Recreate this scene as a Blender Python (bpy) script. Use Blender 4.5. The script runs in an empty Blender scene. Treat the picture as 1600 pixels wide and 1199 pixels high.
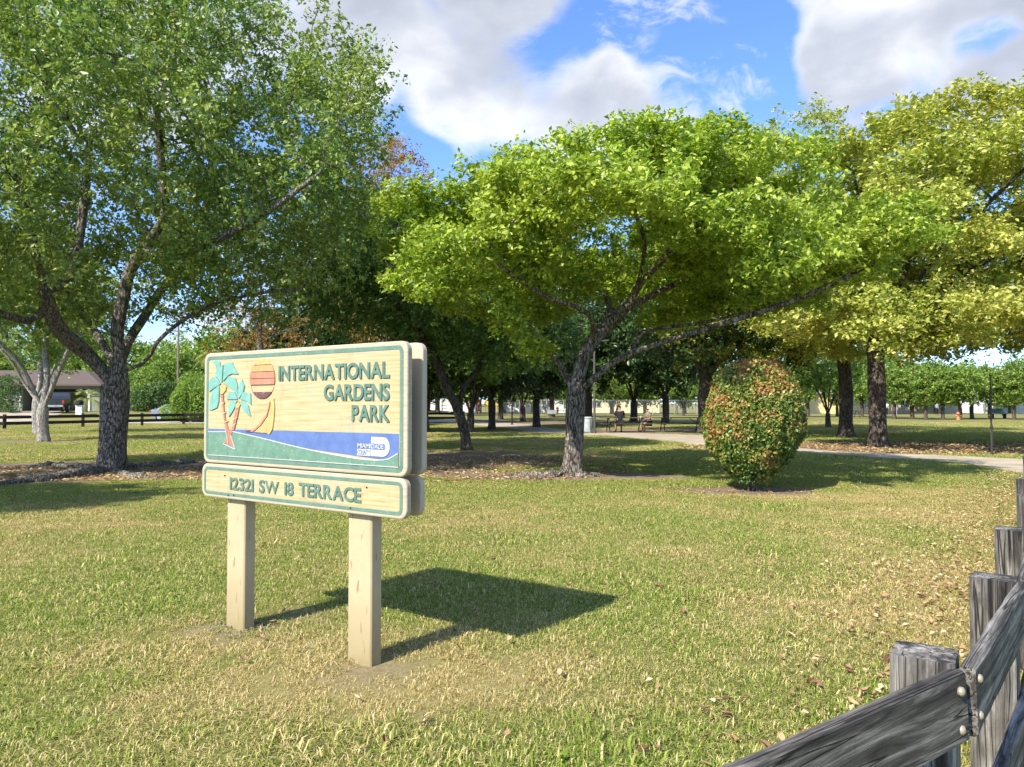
import bpy, math, random
import numpy as np
from mathutils import Vector, Matrix

scene = bpy.context.scene
COL = scene.collection
R = math.radians

# ------------------------------------------------------------------ camera
FPX, CAM_H = 1155.0, 1.5                       # focal length in photo pixels (1600 wide), eye height
PITCH = math.atan(31.5 / FPX)
cam_data = bpy.data.cameras.new('camera')
cam_data.sensor_width = 36.0
cam_data.lens = 36.0 * FPX / 1600.0
cam_data.clip_start = 0.05
cam_data.clip_end = 6000.0
cam = bpy.data.objects.new('camera', cam_data)
COL.objects.link(cam)
cam.location = (0, 0, CAM_H)
cam.rotation_euler = (R(90) + PITCH, 0, 0)
scene.camera = cam

# ------------------------------------------------------------------ sky, sun, exposure
SUN_EL, SUN_AZ = R(42.0), R(221.0)             # azimuth clockwise from +Y: the sun is behind the camera, to the left
SKY_STRENGTH, SUN_STRENGTH, EXPOSURE = 0.15, 4.3, 1.0
scene.view_settings.view_transform = 'Standard'
scene.view_settings.look = 'None'
scene.view_settings.exposure = EXPOSURE
scene.view_settings.gamma = 1.0
scene.view_settings.use_curve_mapping = False
scene.cycles.max_bounces = 4
scene.cycles.diffuse_bounces = 3
scene.cycles.glossy_bounces = 2
scene.cycles.transmission_bounces = 4
scene.cycles.transparent_max_bounces = 6
scene.cycles.use_adaptive_sampling = True
scene.cycles.adaptive_threshold = 0.025
scene.cycles.caustics_reflective = False
scene.cycles.caustics_refractive = False
try:
    scene.cycles.use_denoising = True
    scene.cycles.denoiser = 'OPENIMAGEDENOISE'
except Exception:
    pass


def ray(x, y):
    u, v = (x - 800) / FPX, (599.5 - y) / FPX
    c, s = math.cos(PITCH), math.sin(PITCH)
    return np.array([u, c - v * s, s + v * c])


def G(x, y, z=0.0):
    """ground position (height z) whose survey mark in the photograph is x, y"""
    d = ray(x, y)
    t = (z - CAM_H) / d[2]
    return np.array([d[0] * t, d[1] * t, z])


def AT(x, y, depth):
    d = ray(x, y)
    t = depth / d[1]
    return np.array([d[0] * t, depth, CAM_H + d[2] * t])


def N(nt, kind, **kw):
    n = nt.nodes.new(kind)
    for k, v in kw.items():
        if k.startswith('i_'):
            n.inputs[k[2:].replace('_', ' ')].default_value = v
        else:
            setattr(n, k, v)
    return n


def setin(n, idx, v):
    n.inputs[idx].default_value = v
    return n


def ramp(nt, stops, fac=None, interp='LINEAR'):
    r = nt.nodes.new('ShaderNodeValToRGB')
    r.color_ramp.interpolation = interp
    el = r.color_ramp.elements
    while len(el) < len(stops):
        el.new(0.5)
    for e, (p, c) in zip(el, stops):
        e.position = p
        e.color = (c[0], c[1], c[2], 1) if len(c) == 3 else c
    if fac is not None:
        nt.links.new(fac, r.inputs[0])
    return r


def math_node(nt, op, a, b=None, clamp=False):
    n = nt.nodes.new('ShaderNodeMath')
    n.operation = op
    n.use_clamp = clamp
    for i, v in enumerate((a, b)):
        if v is None:
            continue
        if isinstance(v, (int, float)):
            n.inputs[i].default_value = v
        else:
            nt.links.new(v, n.inputs[i])
    return n.outputs[0]


def mix_col(nt, fac, a, b, mode='MIX'):
    n = nt.nodes.new('ShaderNodeMix')
    n.data_type = 'RGBA'
    n.blend_type = mode
    ins = [n.inputs[0], n.inputs[6], n.inputs[7]]
    for s, v in zip(ins, (fac, a, b)):
        if isinstance(v, (int, float)):
            s.default_value = v
        elif isinstance(v, tuple):
            s.default_value = (v[0], v[1], v[2], 1)
        else:
            nt.links.new(v, s)
    return n.outputs[2]


world = bpy.data.worlds.new('World')
scene.world = world
world.use_nodes = True
wt = world.node_tree
wt.nodes.clear()
w_out = N(wt, 'ShaderNodeOutputWorld')
bg = N(wt, 'ShaderNodeBackground')
bg.inputs[1].default_value = SKY_STRENGTH
sky = N(wt, 'ShaderNodeTexSky', sky_type='NISHITA', sun_disc=False)
sky.sun_elevation = SUN_EL
sky.sun_rotation = SUN_AZ
sky.altitude = 0
sky.air_density = 1.0
sky.dust_density = 0.4
sky.ozone_density = 2.5
tc = N(wt, 'ShaderNodeTexCoord')
# clouds: a billowing noise over the whole sky, with the cumulus banks where they hang that day
fb = N(wt, 'ShaderNodeTexNoise')
fb.inputs['Scale'].default_value = 4.2
fb.inputs['Detail'].default_value = 6.0
fb.inputs['Roughness'].default_value = 0.60
fb.inputs['Distortion'].default_value = 0.25
mp = N(wt, 'ShaderNodeMapping')
mp.inputs['Scale'].default_value = (1.0, 1.0, 1.7)
mp.inputs['Location'].default_value = (3.1, 1.7, 0.4)
wt.links.new(tc.outputs['Generated'], mp.inputs[0])
wt.links.new(mp.outputs[0], fb.inputs['Vector'])
field = math_node(wt, 'MULTIPLY', math_node(wt, 'SUBTRACT', fb.outputs[0], 0.44), 2.3)  # extra cloud cover added over the whole sky to whiten the light in shade
# cumulus banks: (survey mark x, y in the photograph's frame, radius in the same units, weight)
BANKS = [(690, 40, 170, 0.50), (610, 90, 120, 0.40), (755, 160, 85, 0.32), (700, 195, 60, 0.30), (930, 115, 75, 0.40), (975, 150, 65, 0.32), (880, 165, 65, 0.26),
         (560, 40, 120, 0.35), (300, -80, 220, 0.40), (110, 10, 150, 0.30), (820, -60, 120, 0.40),
         (1090, 25, 120, -0.52), (1170, 150, 75, -0.65), (620, 245, 60, -0.65), (1215, 60, 60, -0.50), (905, 45, 95, -0.62), (500, 320, 90, -0.60),
         (1430, 70, 130, 0.52), (1330, 105, 80, 0.45), (1570, 30, 100, 0.40), (1525, 72, 30, -0.55), (1560, 140, 70, 0.30), (1290, 20, 60, 0.25),
         (1030, 55, 34, 0.52), (1140, 78, 34, 0.52), (1108, 122, 34, 0.45)]
warp = N(wt, 'ShaderNodeTexNoise')
warp.inputs['Scale'].default_value = 9.0
warp.inputs['Detail'].default_value = 2.0
wt.links.new(tc.outputs['Generated'], warp.inputs['Vector'])
wsub = N(wt, 'ShaderNodeVectorMath', operation='SUBTRACT')
wt.links.new(warp.outputs[1], wsub.inputs[0])
wsub.inputs[1].default_value = (0.5, 0.5, 0.5)
wsc = N(wt, 'ShaderNodeVectorMath', operation='SCALE')
wt.links.new(wsub.outputs[0], wsc.inputs[0])
wsc.inputs['Scale'].default_value = 0.11
wadd = N(wt, 'ShaderNodeVectorMath', operation='ADD')
wt.links.new(tc.outputs['Generated'], wadd.inputs[0])
wt.links.new(wsc.outputs[0], wadd.inputs[1])
for bx_, by_, rad, wgt in BANKS:
    dv_ = ray(bx_, by_)
    dirv = tuple(dv_ / np.linalg.norm(dv_))
    dn = N(wt, 'ShaderNodeVectorMath', operation='DISTANCE')
    wt.links.new(wadd.outputs[0], dn.inputs[0])
    dn.inputs[1].default_value = dirv
    mr = N(wt, 'ShaderNodeMapRange', interpolation_type='SMOOTHSTEP')
    mr.inputs['From Min'].default_value = rad / FPX * 1.25
    mr.inputs['From Max'].default_value = rad / FPX * 0.25
    mr.inputs['To Max'].default_value = wgt
    wt.links.new(dn.outputs['Value'], mr.inputs[0])
    field = math_node(wt, 'ADD', field, mr.outputs[0])
cm = N(wt, 'ShaderNodeMapRange', interpolation_type='SMOOTHSTEP')
cm.inputs['From Min'].default_value = 0.06
cm.inputs['From Max'].default_value = 0.62
wt.links.new(field, cm.inputs[0])
fb2 = N(wt, 'ShaderNodeTexNoise')
fb2.inputs['Scale'].default_value = 5.5
fb2.inputs['Detail'].default_value = 3.0
wt.links.new(mp.outputs[0], fb2.inputs['Vector'])
thick = math_node(wt, 'ADD', math_node(wt, 'MULTIPLY', field, 0.50), math_node(wt, 'SUBTRACT', math_node(wt, 'MULTIPLY', fb2.outputs[0], 1.5), 0.34))
ccol = ramp(wt, [(0.32, (4.2, 4.22, 4.25)), (0.55, (3.45, 3.5, 3.62)), (0.78, (2.4, 2.52, 2.78)), (0.98, (2.0, 2.13, 2.42))], thick)
skyc = mix_col(wt, 1.0, sky.outputs[0], (0.62, 0.77, 1.05), 'MULTIPLY')
# thin wisps drifting between the banks
wm_ = N(wt, 'ShaderNodeMapping')
wm_.inputs['Scale'].default_value = (5.0, 5.0, 9.0)
wm_.inputs['Rotation'].default_value = (0.0, R(38), R(20))
wt.links.new(wadd.outputs[0], wm_.inputs[0])
wn_ = N(wt, 'ShaderNodeTexNoise')
wn_.inputs['Scale'].default_value = 2.6
wn_.inputs['Detail'].default_value = 5
wn_.inputs['Roughness'].default_value = 0.62
wt.links.new(wm_.outputs[0], wn_.inputs['Vector'])
wr_ = N(wt, 'ShaderNodeMapRange', interpolation_type='SMOOTHSTEP')
wr_.inputs['From Min'].default_value = 0.50
wr_.inputs['From Max'].default_value = 0.72
wr_.inputs['To Max'].default_value = 0.62
wt.links.new(wn_.outputs[0], wr_.inputs[0])
skyc = mix_col(wt, wr_.outputs[0], skyc, (3.5, 3.55, 3.7))
wt.links.new(mix_col(wt, math_node(wt, 'MULTIPLY', cm.outputs[0], 0.93), skyc, ccol.outputs[0]), bg.inputs[0])
wt.links.new(bg.outputs[0], w_out.inputs[0])

sun_data = bpy.data.lights.new('sun', 'SUN')
sun_data.energy = SUN_STRENGTH
sun_data.angle = R(0.53)
sun_data.color = (1.0, 0.93, 0.80)
sun = bpy.data.objects.new('sun', sun_data)
COL.objects.link(sun)
sd = Vector((math.sin(SUN_AZ) * math.cos(SUN_EL), math.cos(SUN_AZ) * math.cos(SUN_EL), math.sin(SUN_EL)))
sun.rotation_euler = sd.to_track_quat('Z', 'Y').to_euler()
sun.location = (-20, -25, 30)


# ================================================================== helpers
def new_mat(name):
    m = bpy.data.materials.new(name)
    m.use_nodes = True
    nt = m.node_tree
    b = nt.nodes['Principled BSDF']
    return m, nt, b


MATS = {}


def plain(name, col, rough=0.6, metal=0.0, vary=0.12, scale=6.0, bump=0.0, bscale=60.0, spec=0.4):
    """simple painted / solid surface with slight procedural blotching"""
    if name in MATS:
        return MATS[name]
    m, nt, b = new_mat(name)
    t = N(nt, 'ShaderNodeTexCoord')
    n = N(nt, 'ShaderNodeTexNoise')
    n.inputs['Scale'].default_value = scale
    n.inputs['Detail'].default_value = 5
    nt.links.new(t.outputs['Object'], n.inputs['Vector'])
    lo = tuple(c * (1 - vary) for c in col)
    hi = tuple(min(1, c * (1 + vary)) for c in col)
    r = ramp(nt, [(0.3, lo), (0.7, hi)], n.outputs[0])
    nt.links.new(r.outputs[0], b.inputs['Base Color'])
    b.inputs['Roughness'].default_value = rough
    b.inputs['Metallic'].default_value = metal
    b.inputs['Specular IOR Level'].default_value = spec
    if bump:
        n2 = N(nt, 'ShaderNodeTexNoise')
        n2.inputs['Scale'].default_value = bscale
        nt.links.new(t.outputs['Object'], n2.inputs['Vector'])
        bp = N(nt, 'ShaderNodeBump')
        bp.inputs['Strength'].default_value = bump
        nt.links.new(n2.outputs[0], bp.inputs['Height'])
        nt.links.new(bp.outputs[0], b.inputs['Normal'])
    MATS[name] = m
    return m


def leaf_mat(name, stops, trans=0.35, rough=0.45, patch=None, pscale=0.6, spec=0.35):
    """leaves: each leaf its own tint; patch = (colour, amount) drifts over the crown"""
    m, nt, b = new_mat(name)
    g = N(nt, 'ShaderNodeNewGeometry')
    r = ramp(nt, stops, g.outputs['Random Per Island'])
    col = r.outputs[0]
    if patch:
        t = N(nt, 'ShaderNodeTexCoord')
        n = N(nt, 'ShaderNodeTexNoise')
        n.inputs['Scale'].default_value = pscale
        n.inputs['Detail'].default_value = 3
        nt.links.new(t.outputs['Object'], n.inputs['Vector'])
        rr = ramp(nt, [(0.42, (0, 0, 0)), (0.62, (1, 1, 1))], n.outputs[0])
        f = math_node(nt, 'MULTIPLY', rr.outputs[0], patch[1])
        col = mix_col(nt, f, col, patch[0])
    nt.links.new(col, b.inputs['Base Color'])
    b.inputs['Roughness'].default_value = rough
    b.inputs['Specular IOR Level'].default_value = spec
    tr = N(nt, 'ShaderNodeBsdfTranslucent')
    tcol = mix_col(nt, 1.0, col, (1.12, 1.22, 0.55), 'MULTIPLY')
    nt.links.new(tcol, tr.inputs[0])
    mx = N(nt, 'ShaderNodeMixShader')
    mx.inputs[0].default_value = trans
    nt.links.new(b.outputs[0], mx.inputs[1])
    nt.links.new(tr.outputs[0], mx.inputs[2])
    nt.links.new(mx.outputs[0], nt.nodes['Material Output'].inputs[0])
    return m


def bark_mat(name, dark, mid, light, scale=7.0, lightpatch=0.0, strength=0.9):
    m, nt, b = new_mat(name)
    t = N(nt, 'ShaderNodeTexCoord')
    mpn = N(nt, 'ShaderNodeMapping')
    mpn.inputs['Scale'].default_value = (1, 1, 0.28)
    nt.links.new(t.outputs['Object'], mpn.inputs[0])
    n1 = N(nt, 'ShaderNodeTexNoise')
    n1.inputs['Scale'].default_value = scale * 2.2
    n1.inputs['Detail'].default_value = 8
    n1.inputs['Roughness'].default_value = 0.65
    n1.inputs['Distortion'].default_value = 0.6
    nt.links.new(mpn.outputs[0], n1.inputs['Vector'])
    v = N(nt, 'ShaderNodeTexVoronoi', feature='DISTANCE_TO_EDGE')
    v.inputs['Scale'].default_value = scale * 3.2
    wv = mix_col(nt, 0.12, mpn.outputs[0], n1.outputs[1], 'ADD')
    nt.links.new(wv, v.inputs['Vector'])
    plates = N(nt, 'ShaderNodeMapRange')
    plates.inputs['From Max'].default_value = 0.16
    nt.links.new(v.outputs['Distance'], plates.inputs[0])
    hgt = math_node(nt, 'ADD', math_node(nt, 'MULTIPLY', plates.outputs[0], 0.55), math_node(nt, 'MULTIPLY', n1.outputs[0], 0.7))
    r = ramp(nt, [(0.35, dark), (0.62, mid), (0.95, light)], hgt)
    col = r.outputs[0]
    if lightpatch:
        n2 = N(nt, 'ShaderNodeTexNoise')
        n2.inputs['Scale'].default_value = 9
        n2.inputs['Detail'].default_value = 6
        n2.inputs['Roughness'].default_value = 0.7
        nt.links.new(mpn.outputs[0], n2.inputs['Vector'])
        rr = ramp(nt, [(0.53, (0, 0, 0)), (0.60, (1, 1, 1))], n2.outputs[0])
        col = mix_col(nt, math_node(nt, 'MULTIPLY', rr.outputs[0], lightpatch), col, (0.50, 0.45, 0.37))
    nt.links.new(col, b.inputs['Base Color'])
    b.inputs['Roughness'].default_value = 0.9
    b.inputs['Specular IOR Level'].default_value = 0.15
    bp = N(nt, 'ShaderNodeBump')
    bp.inputs['Strength'].default_value = strength
    bp.inputs['Distance'].default_value = 0.035
    nt.links.new(hgt, bp.inputs['Height'])
    nt.links.new(bp.outputs[0], b.inputs['Normal'])
    return m


def tag(o, label=None, cat=None, group=None, kind=None):
    if label:
        o['label'] = label
    if cat:
        o['category'] = cat
    if group:
        o['group'] = group
    if kind:
        o['kind'] = kind
    return o


def empty(name, loc=(0, 0, 0), rz=0.0):
    o = bpy.data.objects.new(name, None)
    o.empty_display_size = 0.2
    COL.objects.link(o)
    o.location = tuple(float(v) for v in loc)
    o.rotation_euler = (0, 0, rz)
    return o


def link_mesh(name, me, mats, parent=None, smooth=False):
    o = bpy.data.objects.new(name, me)
    for m in (mats if isinstance(mats, (list, tuple)) else [mats]):
        me.materials.append(m)
    if smooth:
        me.polygons.foreach_set('use_smooth', [True] * len(me.polygons))
    COL.objects.link(o)
    if parent is not None:
        o.parent = parent
    return o


def copy_tree(o, parent=None):
    c = o.copy()
    COL.objects.link(c)
    c.parent = parent
    for ch in list(o.children):
        copy_tree(ch, c)
    return c


class MB:
    """collects vertices and faces of one mesh"""

    def __init__(self):
        self.v, self.f = [], []

    def add(self, vs, fs):
        k = len(self.v)
        self.v += [tuple(float(c) for c in p) for p in vs]
        self.f += [tuple(i + k for i in f) for f in fs]
        return self

    def box(self, c, s, rz=0.0, ch=0.0):
        """chamfered box: centre c, full size s"""
        hx, hy, hz = s[0] / 2, s[1] / 2, s[2] / 2
        co, si = math.cos(rz), math.sin(rz)

        def tf(p):
            return (c[0] + p[0] * co - p[1] * si, c[1] + p[0] * si + p[1] * co, c[2] + p[2])
        if ch <= 0:
            ps = [(x, y, z) for z in (-hz, hz) for x, y in ((-hx, -hy), (hx, -hy), (hx, hy), (-hx, hy))]
            return self.add([tf(p) for p in ps], [(3, 2, 1, 0), (4, 5, 6, 7), (0, 1, 5, 4), (1, 2, 6, 5), (2, 3, 7, 6), (3, 0, 4, 7)])
        vs, idx = [], {}
        for sx in (-1, 1):
            for sy in (-1, 1):
                for sz in (-1, 1):
                    for ax in range(3):
                        q = [sx * hx, sy * hy, sz * hz]
                        for k in range(3):
                            if k != ax:
                                q[k] -= (sx, sy, sz)[k] * ch
                        idx[(sx, sy, sz, ax)] = len(vs)
                        vs.append(tf(q))
        fs = []
        for ax in range(3):
            a, b = [k for k in range(3) if k != ax]
            for s_ in (-1, 1):
                q = []
                for sa, sb in ((-1, -1), (1, -1), (1, 1), (-1, 1)):
                    t = [0, 0, 0]
                    t[ax], t[a], t[b] = s_, sa, sb
                    q.append(idx[(t[0], t[1], t[2], ax)])
                fs.append(tuple(q))
            for sa in (-1, 1):
                for sb in (-1, 1):
                    q = []
                    for s_ in (-1, 1):
                        t = [0, 0, 0]
                        t[ax], t[a], t[b] = s_, sa, sb
                        q.append((idx[(*t, a)], idx[(*t, b)]))
                    fs.append((q[0][0], q[1][0], q[1][1], q[0][1]))
        for sx in (-1, 1):
            for sy in (-1, 1):
                for sz in (-1, 1):
                    fs.append(tuple(idx[(sx, sy, sz, ax)] for ax in range(3)))
        return self.add(vs, fs)

    def tube(self, pts, rad, sides=8, cap=True):
        v, f = tube_arrays(np.array(pts, float), np.array([rad] * len(pts) if np.isscalar(rad) else rad, float), sides, cap)
        return self.add(v, f)

    def prism(self, poly, y0, y1):
        """polygon in x, z extruded from y0 to y1"""
        n = len(poly)
        vs = [(p[0], y0, p[1]) for p in poly] + [(p[0], y1, p[1]) for p in poly]
        fs = [tuple(range(n)), tuple(range(2 * n - 1, n - 1, -1))] + [((i + 1) % n, i, n + i, n + (i + 1) % n) for i in range(n)]
        return self.add(vs, fs)

    def build(self, name, m, parent=None, smooth=False):
        me = bpy.data.meshes.new(name)
        me.from_pydata(self.v, [], self.f)
        fix_normals(me)
        return link_mesh(name, me, m, parent, smooth)


def fix_normals(me):
    import bmesh
    bm = bmesh.new()
    bm.from_mesh(me)
    bmesh.ops.recalc_face_normals(bm, faces=bm.faces)
    bm.to_mesh(me)
    bm.free()


def tube_arrays(P, rad, sides, cap=True, ripple=None):
    n = len(P)
    T = np.gradient(P, axis=0)
    T /= np.maximum(np.linalg.norm(T, axis=1, keepdims=True), 1e-9)
    ref = np.array([0.0, 0.0, 1.0]) if abs(T[0][2]) < 0.9 else np.array([1.0, 0.0, 0.0])
    u = np.cross(T[0], ref)
    u /= np.linalg.norm(u)
    V = np.zeros((n * sides, 3))
    ang = np.arange(sides) * 2 * math.pi / sides
    ca, sa = np.cos(ang)[:, None], np.sin(ang)[:, None]
    for i in range(n):
        u = u - T[i] * np.dot(u, T[i])
        u /= max(np.linalg.norm(u), 1e-9)
        w = np.cross(T[i], u)
        rr = rad[i] if ripple is None else rad[i] * ripple(i, ang)[:, None]
        V[i * sides:(i + 1) * sides] = P[i] + rr * (ca * u + sa * w)
    F = []
    for i in range(n - 1):
        a, b = i * sides, (i + 1) * sides
        for k in range(sides):
            k2 = (k + 1) % sides
            F.append((a + k, a + k2, b + k2, b + k))
    if cap:
        F.append(tuple(range(sides - 1, -1, -1)))
        F.append(tuple((n - 1) * sides + k for k in range(sides)))
    return V, F


def big_mesh(name, V, tris):
    """fast mesh from numpy arrays (triangles)"""
    me = bpy.data.meshes.new(name)
    nf = len(tris)
    me.vertices.add(len(V))
    me.vertices.foreach_set('co', np.ascontiguousarray(V, dtype=np.float32).ravel())
    me.loops.add(nf * 3)
    me.loops.foreach_set('vertex_index', np.ascontiguousarray(tris, dtype=np.int32).ravel())
    me.polygons.add(nf)
    me.polygons.foreach_set('loop_start', np.arange(0, nf * 3, 3, dtype=np.int32))
    me.update(calc_edges=True)
    return me


def hash3(ix, iy, iz, seed):
    h = np.sin(ix * 127.1 + iy * 311.7 + iz * 74.7 + seed * 19.19) * 43758.5453
    return h - np.floor(h)


def vnoise(p, freq, seed=0.0):
    p = np.asarray(p, float) * freq
    i = np.floor(p)
    f = p - i
    f = f * f * (3 - 2 * f)
    r = 0
    for dx in (0, 1):
        for dy in (0, 1):
            for dz in (0, 1):
                w = (f[:, 0] if dx else 1 - f[:, 0]) * (f[:, 1] if dy else 1 - f[:, 1]) * (f[:, 2] if dz else 1 - f[:, 2])
                r = r + w * hash3(i[:, 0] + dx, i[:, 1] + dy, i[:, 2] + dz, seed)
    return r


def unit(a):
    return a / np.maximum(np.linalg.norm(a, axis=-1, keepdims=True), 1e-9)


def leaf_arrays(rng, C, length, width, up=0.3, out=None, outw=0.0, fold=0.18, droop=0.0):
    """a folded two-triangle leaf at each centre"""
    n = len(C)
    nrm = rng.normal(size=(n, 3))
    nrm = unit(nrm)
    nrm[:, 2] += up * 1.6
    if out is not None:
        nrm += out * outw
    nrm = unit(nrm)
    ax = unit(np.cross(nrm, unit(rng.normal(size=(n, 3)))))
    ax[:, 2] -= droop
    ax = unit(ax)
    nrm = unit(nrm - ax * (nrm * ax).sum(1, keepdims=True))
    sd_ = np.cross(nrm, ax)
    q_s = rng.uniform(0.5, 1.45, n)
    L = (length * q_s * rng.uniform(0.85, 1.15, n))[:, None]
    W = (width * q_s * rng.uniform(0.8, 1.2, n))[:, None]
    base = C - ax * L * 0.5
    V = np.empty((n, 4, 3))
    V[:, 0] = base
    V[:, 1] = base + ax * L * 0.48 + sd_ * W * 0.5 + nrm * W * fold
    V[:, 2] = base + ax * L
    V[:, 3] = base + ax * L * 0.48 - sd_ * W * 0.5 + nrm * W * fold
    k = np.arange(n)[:, None] * 4
    T = np.concatenate([k + np.array([[0, 1, 2]]), k + np.array([[0, 2, 3]])], 0)
    return V.reshape(-1, 3), T


def colonize(rng, P, par, A, D, dk, maxit=90, up=0.0, jit=0.22):
    NP = np.array(P, float)
    par = list(par)
    A = np.array(A, float)
    near = np.zeros(len(A), int)
    nd = np.full(len(A), 1e9)
    for s in range(0, len(NP), 200):
        dd = np.linalg.norm(A[:, None] - NP[None, s:s + 200], axis=2)
        m = dd.min(1)
        bt = m < nd
        near[bt] = s + dd.argmin(1)[bt]
        nd[bt] = m[bt]
    alive = nd > dk
    kids = {}
    for it in range(maxit):
        if not alive.any():
            break
        idx = near[alive]
        dirs = unit(A[alive] - NP[idx])
        uq, inv = np.unique(idx, return_inverse=True)
        acc = np.zeros((len(uq), 3))
        np.add.at(acc, inv, dirs)
        acc = unit(acc) + rng.normal(0, jit, acc.shape)
        acc[:, 2] += up
        acc = unit(acc)
        new = NP[uq] + acc * D
        s0 = len(NP)
        NP = np.vstack([NP, new])
        par.extend(int(q) for q in uq)
        dd = np.linalg.norm(A[:, None] - new[None], axis=2)
        m = dd.min(1)
        bt = m < nd
        near[bt] = s0 + dd.argmin(1)[bt]
        nd[bt] = m[bt]
        # a node that keeps sprouting without getting nearer gives up its targets
        for q in uq:
            kids[q] = kids.get(q, 0) + 1
        stuck = np.array([kids.get(q, 0) > 4 for q in near])
        alive &= (nd > dk) & ~stuck
    return NP, par


def skeleton(limbs, D):
    """limbs: list of (parent limb index or -1, start fraction, [points]); resampled into nodes"""
    P, par, limb_nodes = [], [], []
    for pi, fr, pts in limbs:
        pts = [np.array(p, float) for p in pts]
        if pi >= 0:
            ln = limb_nodes[pi]
            start = ln[min(len(ln) - 1, int(fr * (len(ln) - 1)))]
            pts = [P[start]] + pts
        else:
            start = -1
        # smooth through the control points
        dense = []
        for i in range(len(pts) - 1):
            p0, p1, p2, p3 = pts[max(i - 1, 0)], pts[i], pts[i + 1], pts[min(i + 2, len(pts) - 1)]
            for t in np.linspace(0, 1, 12, endpoint=False):
                dense.append(0.5 * ((2 * p1) + (-p0 + p2) * t + (2 * p0 - 5 * p1 + 4 * p2 - p3) * t * t + (-p0 + 3 * p1 - 3 * p2 + p3) * t ** 3))
        dense.append(pts[-1])
        dense = np.array(dense)
        seg = np.concatenate([[0], np.cumsum(np.linalg.norm(np.diff(dense, axis=0), axis=1))])
        n = max(2, int(round(seg[-1] / D)))
        q = np.stack([np.interp(np.linspace(0, seg[-1], n + 1), seg, dense[:, k]) for k in range(3)], 1)
        ids = []
        prev = start
        for j, p in enumerate(q):
            if pi >= 0 and j == 0:
                continue
            P.append(p)
            par.append(prev)
            prev = len(P) - 1
            ids.append(prev)
        limb_nodes.append(ids)
    return P, par


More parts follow.
